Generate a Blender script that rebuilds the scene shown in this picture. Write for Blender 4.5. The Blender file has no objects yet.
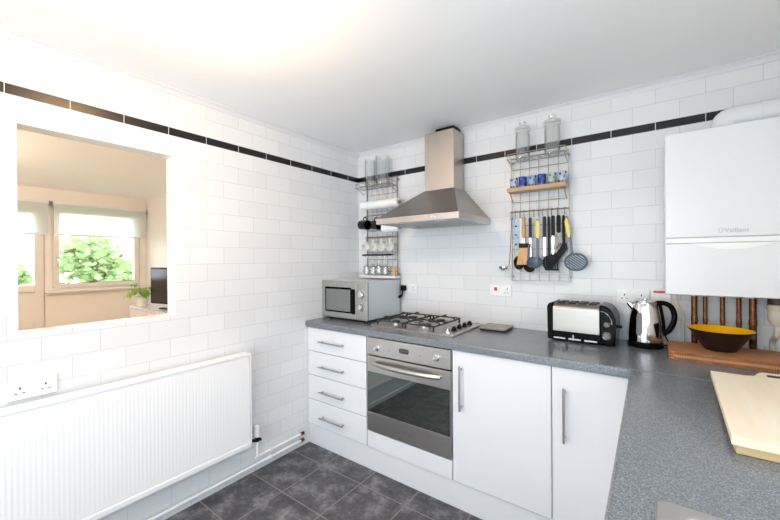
import bpy, bmesh, math, random
from mathutils import Vector, Matrix
random.seed(7)
scene = bpy.context.scene
COL = scene.collection
PI = math.pi

# ------------------------------------------------------------------ materials
def s2l(c):
    c /= 255.0
    return c / 12.92 if c <= 0.04045 else ((c + 0.055) / 1.055) ** 2.4
def rgb(r, g, b):
    return (s2l(r), s2l(g), s2l(b), 1.0)

class NT:
    def __init__(self, name):
        self.m = bpy.data.materials.new(name); self.m.use_nodes = True
        self.t = self.m.node_tree; self.t.nodes.clear()
        self.out = self.t.nodes.new('ShaderNodeOutputMaterial')
    def n(self, typ, **kw):
        x = self.t.nodes.new(typ)
        for k, v in kw.items(): setattr(x, k, v)
        return x
    def link(self, a, b): self.t.links.new(a, b)
    def put(self, sock, v):
        if hasattr(v, 'is_linked') or isinstance(v, bpy.types.NodeSocket): self.link(v, sock)
        else: sock.default_value = v
    def math(self, op, a, b=0.0, c=None):
        x = self.n('ShaderNodeMath', operation=op)
        self.put(x.inputs[0], a); self.put(x.inputs[1], b)
        if c is not None: self.put(x.inputs[2], c)
        return x.outputs[0]
    def mix(self, f, a, b):
        x = self.n('ShaderNodeMix', data_type='RGBA')
        self.put(x.inputs[0], f); self.put(x.inputs[6], a); self.put(x.inputs[7], b)
        return x.outputs[2]
    def noise(self, vec, scale, detail=3.0, rough=0.55, out=0):
        x = self.n('ShaderNodeTexNoise'); x.inputs['Scale'].default_value = scale
        x.inputs['Detail'].default_value = detail; x.inputs['Roughness'].default_value = rough
        if vec is not None: self.link(vec, x.inputs['Vector'])
        return x.outputs[out]
    def ramp(self, f, stops):
        x = self.n('ShaderNodeValToRGB'); e = x.color_ramp.elements
        while len(e) < len(stops): e.new(0.5)
        for i, (p, c) in enumerate(stops): e[i].position = p; e[i].color = c
        self.put(x.inputs[0], f); return x.outputs[0]
    def obj(self):
        return self.n('ShaderNodeTexCoord').outputs['Object']
    def bump(self, h, strength, dist=0.01, normal=None):
        b = self.n('ShaderNodeBump'); b.inputs['Strength'].default_value = strength
        b.inputs['Distance'].default_value = dist; self.link(h, b.inputs['Height'])
        if normal is not None: self.link(normal, b.inputs['Normal'])
        return b.outputs[0]
    def bsdf(self, color, rough, metal=0.0, **kw):
        p = self.n('ShaderNodeBsdfPrincipled')
        self.put(p.inputs['Base Color'], color); self.put(p.inputs['Roughness'], rough); self.put(p.inputs['Metallic'], metal)
        for k, v in kw.items(): self.put(p.inputs[k.replace('_', ' ')], v)
        self.link(p.outputs[0], self.out.inputs[0]); return p

def paint(name, color, rough=0.4, metal=0.0, var=0.05, scale=30.0, bump=0.0, **kw):
    t = NT(name); o = t.obj(); f = t.noise(o, scale)
    dark = tuple(c * (1 - var) for c in color[:3]) + (1.0,)
    lite = tuple(min(1.0, c * (1 + var)) for c in color[:3]) + (1.0,)
    p = t.bsdf(t.mix(f, dark, lite), rough, metal, **kw)
    if bump: t.link(t.bump(f, bump, 0.002), p.inputs['Normal'])
    return t.m

def brushed(name, color, rough, axis=0, var=0.08, amount=1.0):
    """steel with fine streaks running along one axis"""
    t = NT(name); o = t.obj(); mp = t.n('ShaderNodeMapping')
    sc = [400.0, 400.0, 400.0]; sc[axis] = 6.0
    mp.inputs['Scale'].default_value = sc; t.link(o, mp.inputs[0])
    f = t.noise(mp.outputs[0], 1.0, 2.0)
    r = t.math('MULTIPLY_ADD', f, 0.12 * amount, rough - 0.06 * amount)
    dark = tuple(c * (1 - var) for c in color[:3]) + (1.0,)
    t.bsdf(t.mix(f, dark, color), r, 1.0)
    return t.m

def thin_glass(name, tint=(1, 1, 1, 1), gloss=0.12, rough=0.02):
    t = NT(name)
    tr = t.n('ShaderNodeBsdfTransparent'); tr.inputs[0].default_value = tint
    gl = t.n('ShaderNodeBsdfGlossy'); gl.inputs['Roughness'].default_value = rough
    lw = t.n('ShaderNodeLayerWeight'); lw.inputs[0].default_value = 0.25
    f = t.math('MULTIPLY_ADD', lw.outputs['Fresnel'], 0.5, gloss * 0.3)
    nz = t.noise(t.obj(), 12.0); f = t.math('MULTIPLY', f, t.math('MULTIPLY_ADD', nz, 0.1, 0.95))
    mx = t.n('ShaderNodeMixShader'); t.link(f, mx.inputs[0]); t.link(tr.outputs[0], mx.inputs[1]); t.link(gl.outputs[0], mx.inputs[2])
    t.link(mx.outputs[0], t.out.inputs[0]); return t.m

TW, TH, BAND0, BAND1 = 0.199, 0.0987, 2.033, 2.077
def tile_material(name, axis, shift, width):
    """white 200 x 100 brick-bond wall tile with one course of narrow black tile"""
    t = NT(name); sep = t.n('ShaderNodeSeparateXYZ'); t.link(t.obj(), sep.inputs[0])
    u = t.math('ADD', sep.outputs[axis], shift); z = sep.outputs[2]
    above = t.math('GREATER_THAN', z, (BAND0 + BAND1) / 2)
    zz = t.math('ADD', t.math('SUBTRACT', z, BAND0 - 24 * TH), t.math('MULTIPLY', above, TH - (BAND1 - BAND0)))
    cv = t.n('ShaderNodeCombineXYZ'); t.link(u, cv.inputs[0]); t.link(zz, cv.inputs[1])
    def brick(vec, w, h, off):
        b = t.n('ShaderNodeTexBrick'); b.offset = off; b.offset_frequency = 2; b.squash = 1.0
        b.inputs['Scale'].default_value = 1.0; b.inputs['Mortar Size'].default_value = 0.0017
        b.inputs['Mortar Smooth'].default_value = 0.15; b.inputs['Bias'].default_value = 0.0
        b.inputs['Brick Width'].default_value = w; b.inputs['Row Height'].default_value = h
        b.inputs['Color1'].default_value = (0, 0, 0, 1); b.inputs['Color2'].default_value = (1, 1, 1, 1)
        t.link(vec, b.inputs['Vector']); return b
    b1 = brick(cv.outputs[0], width, TH, 0.5)
    cv2 = t.n('ShaderNodeCombineXYZ'); t.link(t.math('ADD', u, width / 2), cv2.inputs[0])
    t.link(t.math('SUBTRACT', z, BAND0), cv2.inputs[1])
    b2 = brick(cv2.outputs[0], width, BAND1 - BAND0, 0.0)
    inb = t.math('MULTIPLY', t.math('GREATER_THAN', z, BAND0), t.math('LESS_THAN', z, BAND1))
    fac = t.mix(inb, b1.outputs['Fac'], b2.outputs['Fac'])
    per = t.mix(0.5, b1.outputs['Color'], b1.outputs['Color'])
    white = t.mix(per, rgb(221, 223, 227), rgb(227, 229, 232))
    tile = t.mix(inb, white, rgb(14, 14, 17))
    grout = t.mix(inb, rgb(200, 202, 205), rgb(206, 208, 210))
    col = t.mix(fac, tile, grout)
    rough = t.math('ADD', t.math('MULTIPLY_ADD', fac, 0.45, 0.18), t.math('MULTIPLY', inb, 0.06))
    p = t.bsdf(col, rough, 0.0, Specular_IOR_Level=t.math('MULTIPLY_ADD', inb, 0.15, 0.35))
    wob = t.noise(t.obj(), 7.0, 1.0)
    h = t.math('SUBTRACT', t.math('MULTIPLY', wob, 0.35), fac)
    t.link(t.bump(h, 0.25, 0.0018), p.inputs['Normal'])
    return t.m

def floor_material():
    t = NT('slate floor tile'); o = t.obj(); mp = t.n('ShaderNodeMapping')
    mp.inputs['Location'].default_value = (-0.314 + 0.3247 * 20, 0.7267 + 0.3247 * 20, 0); t.link(o, mp.inputs[0])
    b = t.n('ShaderNodeTexBrick'); b.offset = 0.0
    b.inputs['Scale'].default_value = 1.0; b.inputs['Mortar Size'].default_value = 0.0035; b.inputs['Mortar Smooth'].default_value = 0.2
    b.inputs['Brick Width'].default_value = 0.3247; b.inputs['Row Height'].default_value = 0.3247
    b.inputs['Color1'].default_value = (0, 0, 0, 1); b.inputs['Color2'].default_value = (1, 1, 1, 1)
    t.link(mp.outputs[0], b.inputs['Vector'])
    n1 = t.noise(o, 9.0, 6.0, 0.65); n2 = t.noise(o, 45.0, 4.0, 0.6)
    f = t.math('ADD', t.math('MULTIPLY', n1, 0.75), t.math('MULTIPLY', n2, 0.25))
    slate = t.ramp(f, [(0.36, rgb(44, 45, 51)), (0.5, rgb(78, 79, 86)), (0.64, rgb(132, 132, 137))])
    col = t.mix(b.outputs['Fac'], slate, rgb(132, 128, 121))
    p = t.bsdf(col, t.math('MULTIPLY_ADD', f, 0.3, 0.22))
    t.link(t.bump(t.math('SUBTRACT', f, b.outputs['Fac']), 0.25, 0.003), p.inputs['Normal'])
    return t.m

def worktop_material():
    t = NT('grey speckled laminate'); o = t.obj()
    v = t.n('ShaderNodeTexVoronoi'); v.inputs['Scale'].default_value = 420.0; t.link(o, v.inputs['Vector'])
    n1 = t.noise(o, 260.0, 2.0, 0.7); n2 = t.noise(o, 6.0, 3.0)
    f = t.math('ADD', t.math('MULTIPLY', n1, 0.6), t.math('MULTIPLY', v.outputs['Color'], 0.4))
    c = t.ramp(f, [(0.3, rgb(76, 83, 91)), (0.5, rgb(106, 113, 121)), (0.72, rgb(146, 153, 161))])
    c = t.mix(t.math('MULTIPLY', n2, 0.25), c, rgb(104, 111, 119))
    p = t.bsdf(c, t.math('MULTIPLY_ADD', n1, 0.08, 0.2), 0.0, Specular_IOR_Level=0.75)
    return t.m

def wood(name, light, dark, axis=0, scale=1.0, rough=0.45):
    t = NT(name); o = t.obj(); mp = t.n('ShaderNodeMapping'); sc = [40 * scale] * 3; sc[axis] = 3 * scale
    mp.inputs['Scale'].default_value = sc; t.link(o, mp.inputs[0])
    f = t.noise(mp.outputs[0], 1.0, 4.0, 0.6)
    p = t.bsdf(t.ramp(f, [(0.3, dark), (0.7, light)]), rough)
    t.link(t.bump(f, 0.1, 0.001), p.inputs['Normal']); return t.m

def weave():
    t = NT('woven rattan'); o = t.obj(); w1 = t.n('ShaderNodeTexWave'); w2 = t.n('ShaderNodeTexWave')
    w1.bands_direction = 'X'; w2.bands_direction = 'Y'
    for w, s in ((w1, 55.0), (w2, 70.0)):
        w.inputs['Scale'].default_value = s; w.inputs['Distortion'].default_value = 1.2; t.link(o, w.inputs['Vector'])
    f = t.math('MULTIPLY', w1.outputs['Fac'], w2.outputs['Fac'])
    nz = t.noise(o, 25.0)
    f2 = t.math('ADD', t.math('MULTIPLY', f, 0.8), t.math('MULTIPLY', nz, 0.3))
    p = t.bsdf(t.ramp(f2, [(0.12, rgb(140, 84, 50)), (0.4, rgb(206, 142, 96)), (0.75, rgb(238, 186, 136))]), 0.55)
    t.link(t.bump(f, 0.6, 0.003), p.inputs['Normal']); return t.m

def copper():
    t = NT('tarnished copper'); o = t.obj(); f = t.noise(o, 22.0, 4.0, 0.7)
    c = t.ramp(f, [(0.35, rgb(56, 40, 32)), (0.52, rgb(112, 72, 50)), (0.75, rgb(170, 122, 88))])
    t.bsdf(c, t.math('MULTIPLY_ADD', f, 0.3, 0.2), 0.85); return t.m

def patterned(name, base, mark):
    """tumbler glass printed with flowers: spots of colour on a tinted ground"""
    t = NT(name); o = t.obj(); v = t.n('ShaderNodeTexVoronoi'); v.inputs['Scale'].default_value = 55.0; t.link(o, v.inputs['Vector'])
    f = t.ramp(v.outputs['Distance'], [(0.35, (1, 1, 1, 1)), (0.5, (0, 0, 0, 1))])
    p = t.bsdf(t.mix(f, base, mark), 0.08); p.inputs['Transmission Weight'].default_value = 0.35; return t.m

def lamp_mat(name, color, strength):
    t = NT(name); e = t.n('ShaderNodeEmission'); e.inputs[0].default_value = color
    nz = t.noise(t.obj(), 4.0); t.link(t.math('MULTIPLY_ADD', nz, strength * 0.05, strength), e.inputs[1])
    t.link(e.outputs[0], t.out.inputs[0]); return t.m

def blind_mat():
    t = NT('translucent blind fabric'); o = t.obj(); f = t.noise(o, 90.0)
    d = t.n('ShaderNodeBsdfDiffuse'); t.link(t.mix(f, (.82, .84, .84, 1), (.88, .9, .9, 1)), d.inputs[0])
    tl = t.n('ShaderNodeBsdfTranslucent'); tl.inputs[0].default_value = (.9, .92, .93, 1)
    tp = t.n('ShaderNodeBsdfTransparent'); tp.inputs[0].default_value = (1, 1, 1, 1)
    m1 = t.n('ShaderNodeMixShader'); m1.inputs[0].default_value = 0.65; t.link(d.outputs[0], m1.inputs[1]); t.link(tl.outputs[0], m1.inputs[2])
    m2 = t.n('ShaderNodeMixShader'); m2.inputs[0].default_value = 0.3; t.link(m1.outputs[0], m2.inputs[1]); t.link(tp.outputs[0], m2.inputs[2])
    t.link(m2.outputs[0], t.out.inputs[0]); return t.m

def leaf_mat(name, a, b):
    t = NT(name); o = t.obj(); f = t.noise(o, 3.0, 3.0)
    d = t.n('ShaderNodeBsdfDiffuse'); c = t.mix(f, a, b); t.link(c, d.inputs[0])
    tl = t.n('ShaderNodeBsdfTranslucent'); t.link(c, tl.inputs[0])
    m1 = t.n('ShaderNodeMixShader'); m1.inputs[0].default_value = 0.4; t.link(d.outputs[0], m1.inputs[1]); t.link(tl.outputs[0], m1.inputs[2])
    t.link(m1.outputs[0], t.out.inputs[0]); return t.m

M = {}
M['tile_left'] = tile_material('white wall tile (hatch wall)', 1, 0.43 + 0.198 * 40, 0.198)
M['tile_back'] = tile_material('white wall tile (hob wall)', 0, 0.003 + 0.199 * 10, 0.199)
M['plaster'] = paint('white plaster', rgb(238, 236, 233), 0.55, var=0.02, scale=8, bump=0.05)
M['reveal'] = paint('white gloss reveal', rgb(240, 238, 236), 0.25, var=0.015, scale=8)
M['ceiling'] = paint('ceiling paint', rgb(248, 249, 250), 0.6, var=0.015, scale=5, bump=0.03)
M['cream_wall'] = paint('cream wall paint', rgb(244, 236, 228), 0.6, var=0.02, scale=6)
M['carpet'] = paint('beige carpet', rgb(190, 170, 150), 0.9, var=0.15, scale=200, bump=0.3)
M['floor'] = floor_material()
M['worktop'] = worktop_material()
M['white_gloss'] = paint('white gloss cabinet', rgb(224, 226, 232), 0.16, var=0.01, scale=4)
M['white_satin'] = paint('white satin carcass', rgb(222, 224, 229), 0.35, var=0.015, scale=6)
M['white_enamel'] = paint('white enamel', rgb(222, 225, 231), 0.22, var=0.01, scale=5)
M['radiator_white'] = paint('radiator enamel', rgb(242, 243, 245), 0.3, var=0.01, scale=5)
M['white_plastic'] = paint('white plastic', rgb(236, 237, 238), 0.3, var=0.015, scale=20)
M['cream_plastic'] = paint('cream plastic', rgb(214, 208, 192), 0.4, var=0.05, scale=20)
M['upvc'] = paint('white window plastic', rgb(234, 228, 222), 0.3, var=0.015, scale=9)
M['steel_x'] = brushed('brushed steel', rgb(200, 196, 192), 0.3, 0)
M['steel_z'] = brushed('brushed steel upright', rgb(196, 188, 180), 0.42, 2)
M['hood_steel'] = brushed('hood steel', rgb(160, 153, 147), 0.36, 0)
M['toaster_steel'] = brushed('toaster steel', rgb(158, 152, 148), 0.3, 0)
M['chrome'] = paint('polished chrome', rgb(214, 214, 216), 0.09, 1.0, var=0.03, scale=12)
M['satin'] = paint('satin nickel', rgb(184, 184, 184), 0.3, 1.0, var=0.05, scale=80)
M['wire'] = paint('dark rack wire', rgb(150, 140, 130), 0.32, 0.9, var=0.06, scale=60)
M['wire_pale'] = paint('pale rack wire', rgb(164, 160, 156), 0.4, 0.7, var=0.05, scale=60)
M['silver'] = paint('silver plastic', rgb(166, 166, 164), 0.32, 0.6, var=0.04, scale=40)
M['silver_side'] = paint('pale grey painted metal', rgb(202, 209, 215), 0.35, 0.1, var=0.02, scale=20)
M['black_glass'] = paint('black glass', rgb(10, 11, 12), 0.04, var=0.2, scale=10, Specular_IOR_Level=0.9, Coat_Weight=1.0, Coat_Roughness=0.03)
M['oven_glass'] = paint('mirrored oven glass', rgb(118, 124, 120), 0.03, 0.95, var=0.04, scale=6)
M['mw_glass'] = paint('microwave window glass', rgb(116, 120, 120), 0.2, 0.1, var=0.06, scale=30)
M['black'] = paint('gloss black plastic', rgb(12, 13, 14), 0.16, var=0.1, scale=20, Specular_IOR_Level=0.06)
M['matt_black'] = paint('matt black', rgb(16, 16, 17), 0.5, var=0.15, scale=60, Specular_IOR_Level=0.2)
M['iron'] = paint('cast iron', rgb(34, 34, 37), 0.55, var=0.2, scale=120, bump=0.2)
M['dark_gap'] = paint('dark recess', rgb(24, 25, 27), 0.6, var=0.1, scale=20)
M['rubber'] = paint('black rubber', rgb(22, 22, 23), 0.7, var=0.1, scale=50)
M['red'] = paint('red rocker', rgb(196, 36, 44), 0.3, var=0.05, scale=30)
M['dial_grey'] = paint('grey print', rgb(120, 122, 126), 0.4, var=0.05, scale=30)
M['logo_grey'] = paint('grey lettering', rgb(172, 178, 184), 0.4, var=0.03, scale=40)
M['yellow'] = paint('yellow lacquer', rgb(252, 194, 2), 0.3, var=0.05, scale=20)
M['yellow_plastic'] = paint('pale yellow plastic', rgb(226, 200, 96), 0.35, var=0.05, scale=40)
M['espresso'] = paint('black brown lacquer', rgb(26, 17, 13), 0.4, var=0.25, scale=30)
M['slate_blue'] = paint('slate blue nylon', rgb(78, 98, 116), 0.35, var=0.08, scale=40)
M['navy'] = paint('navy handle', rgb(20, 26, 40), 0.35, var=0.1, scale=40, Specular_IOR_Level=0.2)
M['beech'] = wood('beech', rgb(214, 170, 120), rgb(182, 134, 88), 2)
M['bristle'] = wood('tan bristle', rgb(222, 180, 132), rgb(188, 142, 96), 2, 3.0, 0.8)
M['shelf_wood'] = wood('shelf wood', rgb(208, 176, 140), rgb(164, 130, 98), 0)
M['maple'] = wood('pale maple board', rgb(255, 246, 228), rgb(249, 234, 206), 1, 0.6, 0.35)
M['maple_edge'] = wood('maple edge', rgb(232, 206, 162), rgb(214, 184, 138), 0, 0.6, 0.45)
M['slot_shade'] = wood('slot shade', rgb(92, 78, 72), rgb(60, 50, 48), 0)
M['rattan'] = weave()
M['copper'] = copper()
M['brown_plastic'] = paint('brown fitting', rgb(70, 48, 34), 0.4, var=0.2, scale=40)
M['stoneware'] = paint('white glazed mug', rgb(240, 239, 236), 0.15, var=0.015, scale=20)
M['black_glaze'] = paint('black glazed mug', rgb(12, 11, 12), 0.12, var=0.1, scale=20, Specular_IOR_Level=0.25)
M['paper'] = paint('white kitchen paper', rgb(240, 241, 241), 0.85, var=0.02, scale=120, bump=0.2)
M['glass'] = thin_glass('clear jar glass', (0.985, 0.992, 0.99, 1), 0.25, 0.03)
M['glass_thin'] = thin_glass('clear drinking glass', (0.98, 0.985, 0.985, 1), 0.4)
M['pane'] = thin_glass('window pane', (0.97, 0.985, 0.98, 1), 0.1, 0.0)
M['blue_strip'] = thin_glass('pale blue plastic', (0.62, 0.76, 0.84, 1), 0.3, 0.15)
M['tum_a'] = patterned('tumbler white and blue', rgb(206, 220, 236), rgb(44, 72, 170))
M['tum_b'] = patterned('tumbler deep blue', rgb(24, 52, 160), rgb(90, 130, 214))
M['tum_c'] = patterned('tumbler pale green', rgb(198, 214, 206), rgb(92, 140, 128))
M['tum_d'] = patterned('tumbler light blue', rgb(170, 200, 226), rgb(60, 96, 176))
M['scale_top'] = paint('scale glass', rgb(126, 118, 114), 0.2, var=0.04, scale=20)
M['screen'] = paint('tv screen', rgb(20, 18, 18), 0.12, var=0.1, scale=3)
M['blind'] = blind_mat()
M['leaf_a'] = leaf_mat('tree leaves', rgb(112, 144, 84), rgb(194, 212, 160))
M['leaf_b'] = leaf_mat('pot plant leaves', rgb(120, 170, 70), rgb(186, 214, 120))
M['bark'] = paint('bark', rgb(84, 70, 58), 0.9, var=0.3, scale=20, bump=0.5)
M['lawn'] = paint('lawn', rgb(92, 120, 62), 0.9, var=0.3, scale=3)
M['soil'] = paint('soil', rgb(50, 38, 30), 0.95, var=0.3, scale=90, bump=0.4)
M['lamp'] = lamp_mat('glowing opal glass', (1.0, 0.62, 0.30, 1), 88.0)
M['fill_lamp_far'] = lamp_mat('added fill globe', (1.0, 0.85, 0.68, 1), 78.0)

# ------------------------------------------------------------------ mesh helpers
def B(): return bmesh.new()
def box(bm, lo, hi, bev=0.0, seg=2):
    r = bmesh.ops.create_cube(bm, size=1.0)
    lo = Vector(lo); hi = Vector(hi); c = (lo + hi) / 2; d = hi - lo
    for v in r['verts']: v.co = Vector((v.co.x * d.x, v.co.y * d.y, v.co.z * d.z)) + c
    if bev > 0:
        es = list({e for v in r['verts'] for e in v.link_edges})
        bmesh.ops.bevel(bm, geom=es, offset=min(bev, min(d) * 0.49), segments=seg, profile=0.5, affect='EDGES')
    return bm
def frame_from(d):
    d = d.normalized(); a = Vector((0, 0, 1)) if abs(d.z) < 0.9 else Vector((1, 0, 0))
    x = d.cross(a).normalized(); return x, d.cross(x).normalized()
def cyl(bm, p0, p1, r0, r1=None, n=20, bev=0.0):
    p0 = Vector(p0); p1 = Vector(p1); r1 = r0 if r1 is None else r1
    d = p1 - p0; L = d.length
    prof = [(0, 0), (r0, 0), (r1, L), (0, L)]
    if bev > 0: prof = [(0, 0), (r0 - bev, 0), (r0, bev), (r1, L - bev), (r1 - bev, L), (0, L)]
    return lathe(bm, prof, p0, d, n)
def lathe(bm, prof, origin=(0, 0, 0), axis=(0, 0, 1), n=28, squash=(1, 1)):
    o = Vector(origin); d = Vector(axis).normalized(); x, y = frame_from(d)
    rings = []
    for r, h in prof:
        if r < 1e-7: rings.append([bm.verts.new(o + d * h)])
        else: rings.append([bm.verts.new(o + d * h + x * (r * squash[0] * math.cos(2 * PI * i / n)) + y * (r * squash[1] * math.sin(2 * PI * i / n))) for i in range(n)])
    for a, b in zip(rings, rings[1:]):
        if len(a) == 1 and len(b) == 1: continue
        for i in range(n):
            j = (i + 1) % n
            if len(a) == 1: bm.faces.new((a[0], b[j], b[i]))
            elif len(b) == 1: bm.faces.new((a[i], a[j], b[0]))
            else: bm.faces.new((a[i], a[j], b[j], b[i]))
    return bm
def tube(bm, pts, r, n=8, closed=False, flat=None):
    """swept round (or flat, given (w, h)) bar along a polyline"""
    pts = [Vector(p) for p in pts]; rings = []; m = len(pts); px = None
    rr = r if isinstance(r, (list, tuple)) else [r] * m
    for i, p in enumerate(pts):
        if closed: d = pts[(i + 1) % m] - pts[i - 1]
        elif i == 0: d = pts[1] - p
        elif i == m - 1: d = p - pts[i - 1]
        else: d = (pts[i + 1] - p).normalized() + (p - pts[i - 1]).normalized()
        d = d.normalized()
        if px is None: x, y = frame_from(d)
        else:
            x = (px - d * px.dot(d)).normalized(); y = d.cross(x).normalized()
        px = x; w, h = (rr[i], rr[i]) if flat is None else flat
        rings.append([bm.verts.new(p + x * (w * math.cos(2 * PI * k / n)) + y * (h * math.sin(2 * PI * k / n))) for k in range(n)])
    for i in range(m if closed else m - 1):
        a, b = rings[i], rings[(i + 1) % m]
        for k in range(n): bm.faces.new((a[k], a[(k + 1) % n], b[(k + 1) % n], b[k]))
    if not closed:
        bm.faces.new(list(reversed(rings[0]))); bm.faces.new(rings[-1])
    return bm
def prism(bm, poly, axis, a, b, bev=0.0, seg=2):
    """polygon in the two axes other than `axis`, pushed from a to b along it"""
    idx = [i for i in range(3) if i != axis]
    def mk(p, h):
        v = [0, 0, 0]; v[idx[0]], v[idx[1]], v[axis] = p[0], p[1], h; return bm.verts.new(v)
    lo = [mk(p, a) for p in poly]; hi = [mk(p, b) for p in poly]; n = len(poly)
    fs = [bm.faces.new(lo), bm.faces.new(hi)]
    fs += [bm.faces.new((lo[i], lo[(i + 1) % n], hi[(i + 1) % n], hi[i])) for i in range(n)]
    if bev > 0:
        es = list(set(fs[0].edges) | set(fs[1].edges))
        bmesh.ops.bevel(bm, geom=es, offset=bev, segments=seg, profile=0.5, affect='EDGES')
    return bm
def arc(c, r, a0, a1, n):
    return [(c[0] + r * math.cos(a0 + (a1 - a0) * i / n), c[1] + r * math.sin(a0 + (a1 - a0) * i / n)) for i in range(n + 1)]
def rrect(x0, y0, x1, y1, r, n=5):
    return (arc((x1 - r, y1 - r), r, 0, PI / 2, n) + arc((x0 + r, y1 - r), r, PI / 2, PI, n) +
            arc((x0 + r, y0 + r), r, PI, 1.5 * PI, n) + arc((x1 - r, y0 + r), r, 1.5 * PI, 2 * PI, n))

ORG = {}
def link_mesh(name, bm, mat, parent=None, angle=38.0):
    """one mesh object; the bmesh is in world space and is stored in its thing's own frame"""
    bmesh.ops.remove_doubles(bm, verts=bm.verts, dist=1e-6)
    bmesh.ops.recalc_face_normals(bm, faces=bm.faces)
    mx = ORG.get(parent.name, Matrix()) if parent else Matrix()
    if parent: bm.transform(mx.inverted())
    me = bpy.data.meshes.new(name); bm.to_mesh(me); bm.free()
    for p in me.polygons: p.use_smooth = True
    me.set_sharp_from_angle(angle=math.radians(angle))
    me.materials.append(mat)
    o = bpy.data.objects.new(name, me); COL.objects.link(o)
    wn = o.modifiers.new('weighted normals', 'WEIGHTED_NORMAL'); wn.keep_sharp = True; wn.weight = 80
    if parent: o.parent = parent
    ORG[o.name] = mx
    return o
def part(name, bm, mat, parent, label=None, angle=38.0):
    o = link_mesh(name, bm, mat, parent, angle)
    if label: o['label'] = label
    return o
def thing(name, label, cat, loc=(0, 0, 0), group=None, rotz=0.0):
    o = bpy.data.objects.new(name, None); COL.objects.link(o)
    o.empty_display_size = 0.05
    o.location = loc; o.rotation_euler = (0, 0, rotz)
    o['label'] = label; o['category'] = cat
    if group: o['group'] = group
    ORG[o.name] = Matrix.Translation(Vector(loc)) @ Matrix.Rotation(rotz, 4, 'Z')
    return o
def solo(name, bm, mat, label, cat, group=None, loc=None, angle=38.0):
    o = link_mesh(name, bm, mat, None, angle)
    if loc is not None:
        o.data.transform(Matrix.Translation(-Vector(loc))); o.location = loc
    o['label'] = label; o['category'] = cat
    if group: o['group'] = group
    return o
def struct(name, bm, mat, parent=None, angle=38.0):
    o = link_mesh(name, bm, mat, parent, angle)
    if parent is None: o['kind'] = 'structure'
    return o
def dup(root, loc, label, rotz=None, mats=None):
    r = root.copy(); COL.objects.link(r); r.location = loc; r['label'] = label
    if rotz is not None: r.rotation_euler = (0, 0, rotz)
    for ch in list(root.children):
        c = ch.copy(); COL.objects.link(c); c.parent = r
        if mats and ch.name.split('.')[0] in mats:
            c.data = ch.data.copy(); c.data.materials[0] = mats[ch.name.split('.')[0]]
        for g in list(ch.children):
            d = g.copy(); COL.objects.link(d); d.parent = c
    return r

# ------------------------------------------------------------------ the room
H = 2.282
XR, YF = 2.66, -3.5
HY0, HY1, HZ0, HZ1 = -2.08, -1.494, 1.070, 1.925      # serving hatch
def wall_with_holes(name, axis, a, b, u0, u1, z0, z1, holes, mats, faceval):
    """slab between a and b on `axis`, cut by rectangular holes; the room face gets mats[0], the rest mats[1]"""
    us = sorted({u0, u1, *[h[0] for h in holes], *[h[1] for h in holes]})
    zs = sorted({z0, z1, *[h[2] for h in holes], *[h[3] for h in holes]})
    bm = B()
    for i in range(len(us) - 1):
        for j in range(len(zs) - 1):
            cu, cz = (us[i] + us[i + 1]) / 2, (zs[j] + zs[j + 1]) / 2
            if any(h[0] < cu < h[1] and h[2] < cz < h[3] for h in holes): continue
            if axis == 0: box(bm, (a, us[i], zs[j]), (b, us[i + 1], zs[j + 1]))
            else: box(bm, (us[i], a, zs[j]), (us[i + 1], b, zs[j + 1]))
    bmesh.ops.remove_doubles(bm, verts=bm.verts, dist=1e-5)
    seen = {}
    for f in list(bm.faces):
        k = tuple(sorted(v.index for v in f.verts)) if False else tuple(sorted((round(v.co.x, 4), round(v.co.y, 4), round(v.co.z, 4)) for v in f.verts))
        seen.setdefault(k, []).append(f)
    dead = [f for fs in seen.values() if len(fs) > 1 for f in fs]
    if dead: bmesh.ops.delete(bm, geom=dead, context='FACES')
    o = struct(name, bm, mats[0])
    o.data.materials.append(mats[1])
    for p in o.data.polygons:
        on = all(abs(o.data.vertices[v].co[axis] - faceval) < 1e-4 for v in p.vertices)
        p.material_index = 0 if on else 1
        p.use_smooth = False
    return o

struct('floor', box(B(), (0, YF, -0.1), (XR, 0, 0)), M['floor'])
struct('ceiling', box(B(), (-4.25, -4.6, H), (XR + 0.1, 0.1, H + 0.1)), M['ceiling'])
wall_with_holes('wall_left', 0, -0.095, 0, -4.6, 0.1, 0, H, [(HY0, HY1, HZ0, HZ1)], (M['tile_left'], M['reveal']), 0.0)
struct('wall_back', box(B(), (0, 0, 0), (XR + 0.1, 0.1, H)), M['tile_back'])
WR = (-2.75, -1.25, 1.08, 2.12)
wall_with_holes('wall_right', 0, XR, XR + 0.1, YF - 0.1, 0, 0, H, [WR], (M['plaster'], M['reveal']), XR)
WF = (0.25, 2.5, 0.12, 2.16)
wall_with_holes('wall_front', 1, YF - 0.1, YF, 0, XR, 0, H, [WF], (M['plaster'], M['reveal']), YF)
# coving
for nm, pr in (('trim_1', ('x', 0, XR)), ('trim_2', ('y', YF, 0))):
    bm = B(); d = 0.03
    prof = [(0.0005, H - 0.0005), (0.0005, H - d), (0.006, H - d)] + arc((d + 0.004, H - d), d - 0.004, PI, PI / 2, 5)[1:-1] + [(d, H - 0.006), (d, H - 0.0005)]
    if pr[0] == 'x': prism(bm, [(-p, z) for p, z in prof], 0, pr[1] + 0.031, pr[2])
    else: prism(bm, prof, 1, pr[1], pr[2] - 0.0005)
    struct(nm, bm, M['white_satin'])

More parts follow.
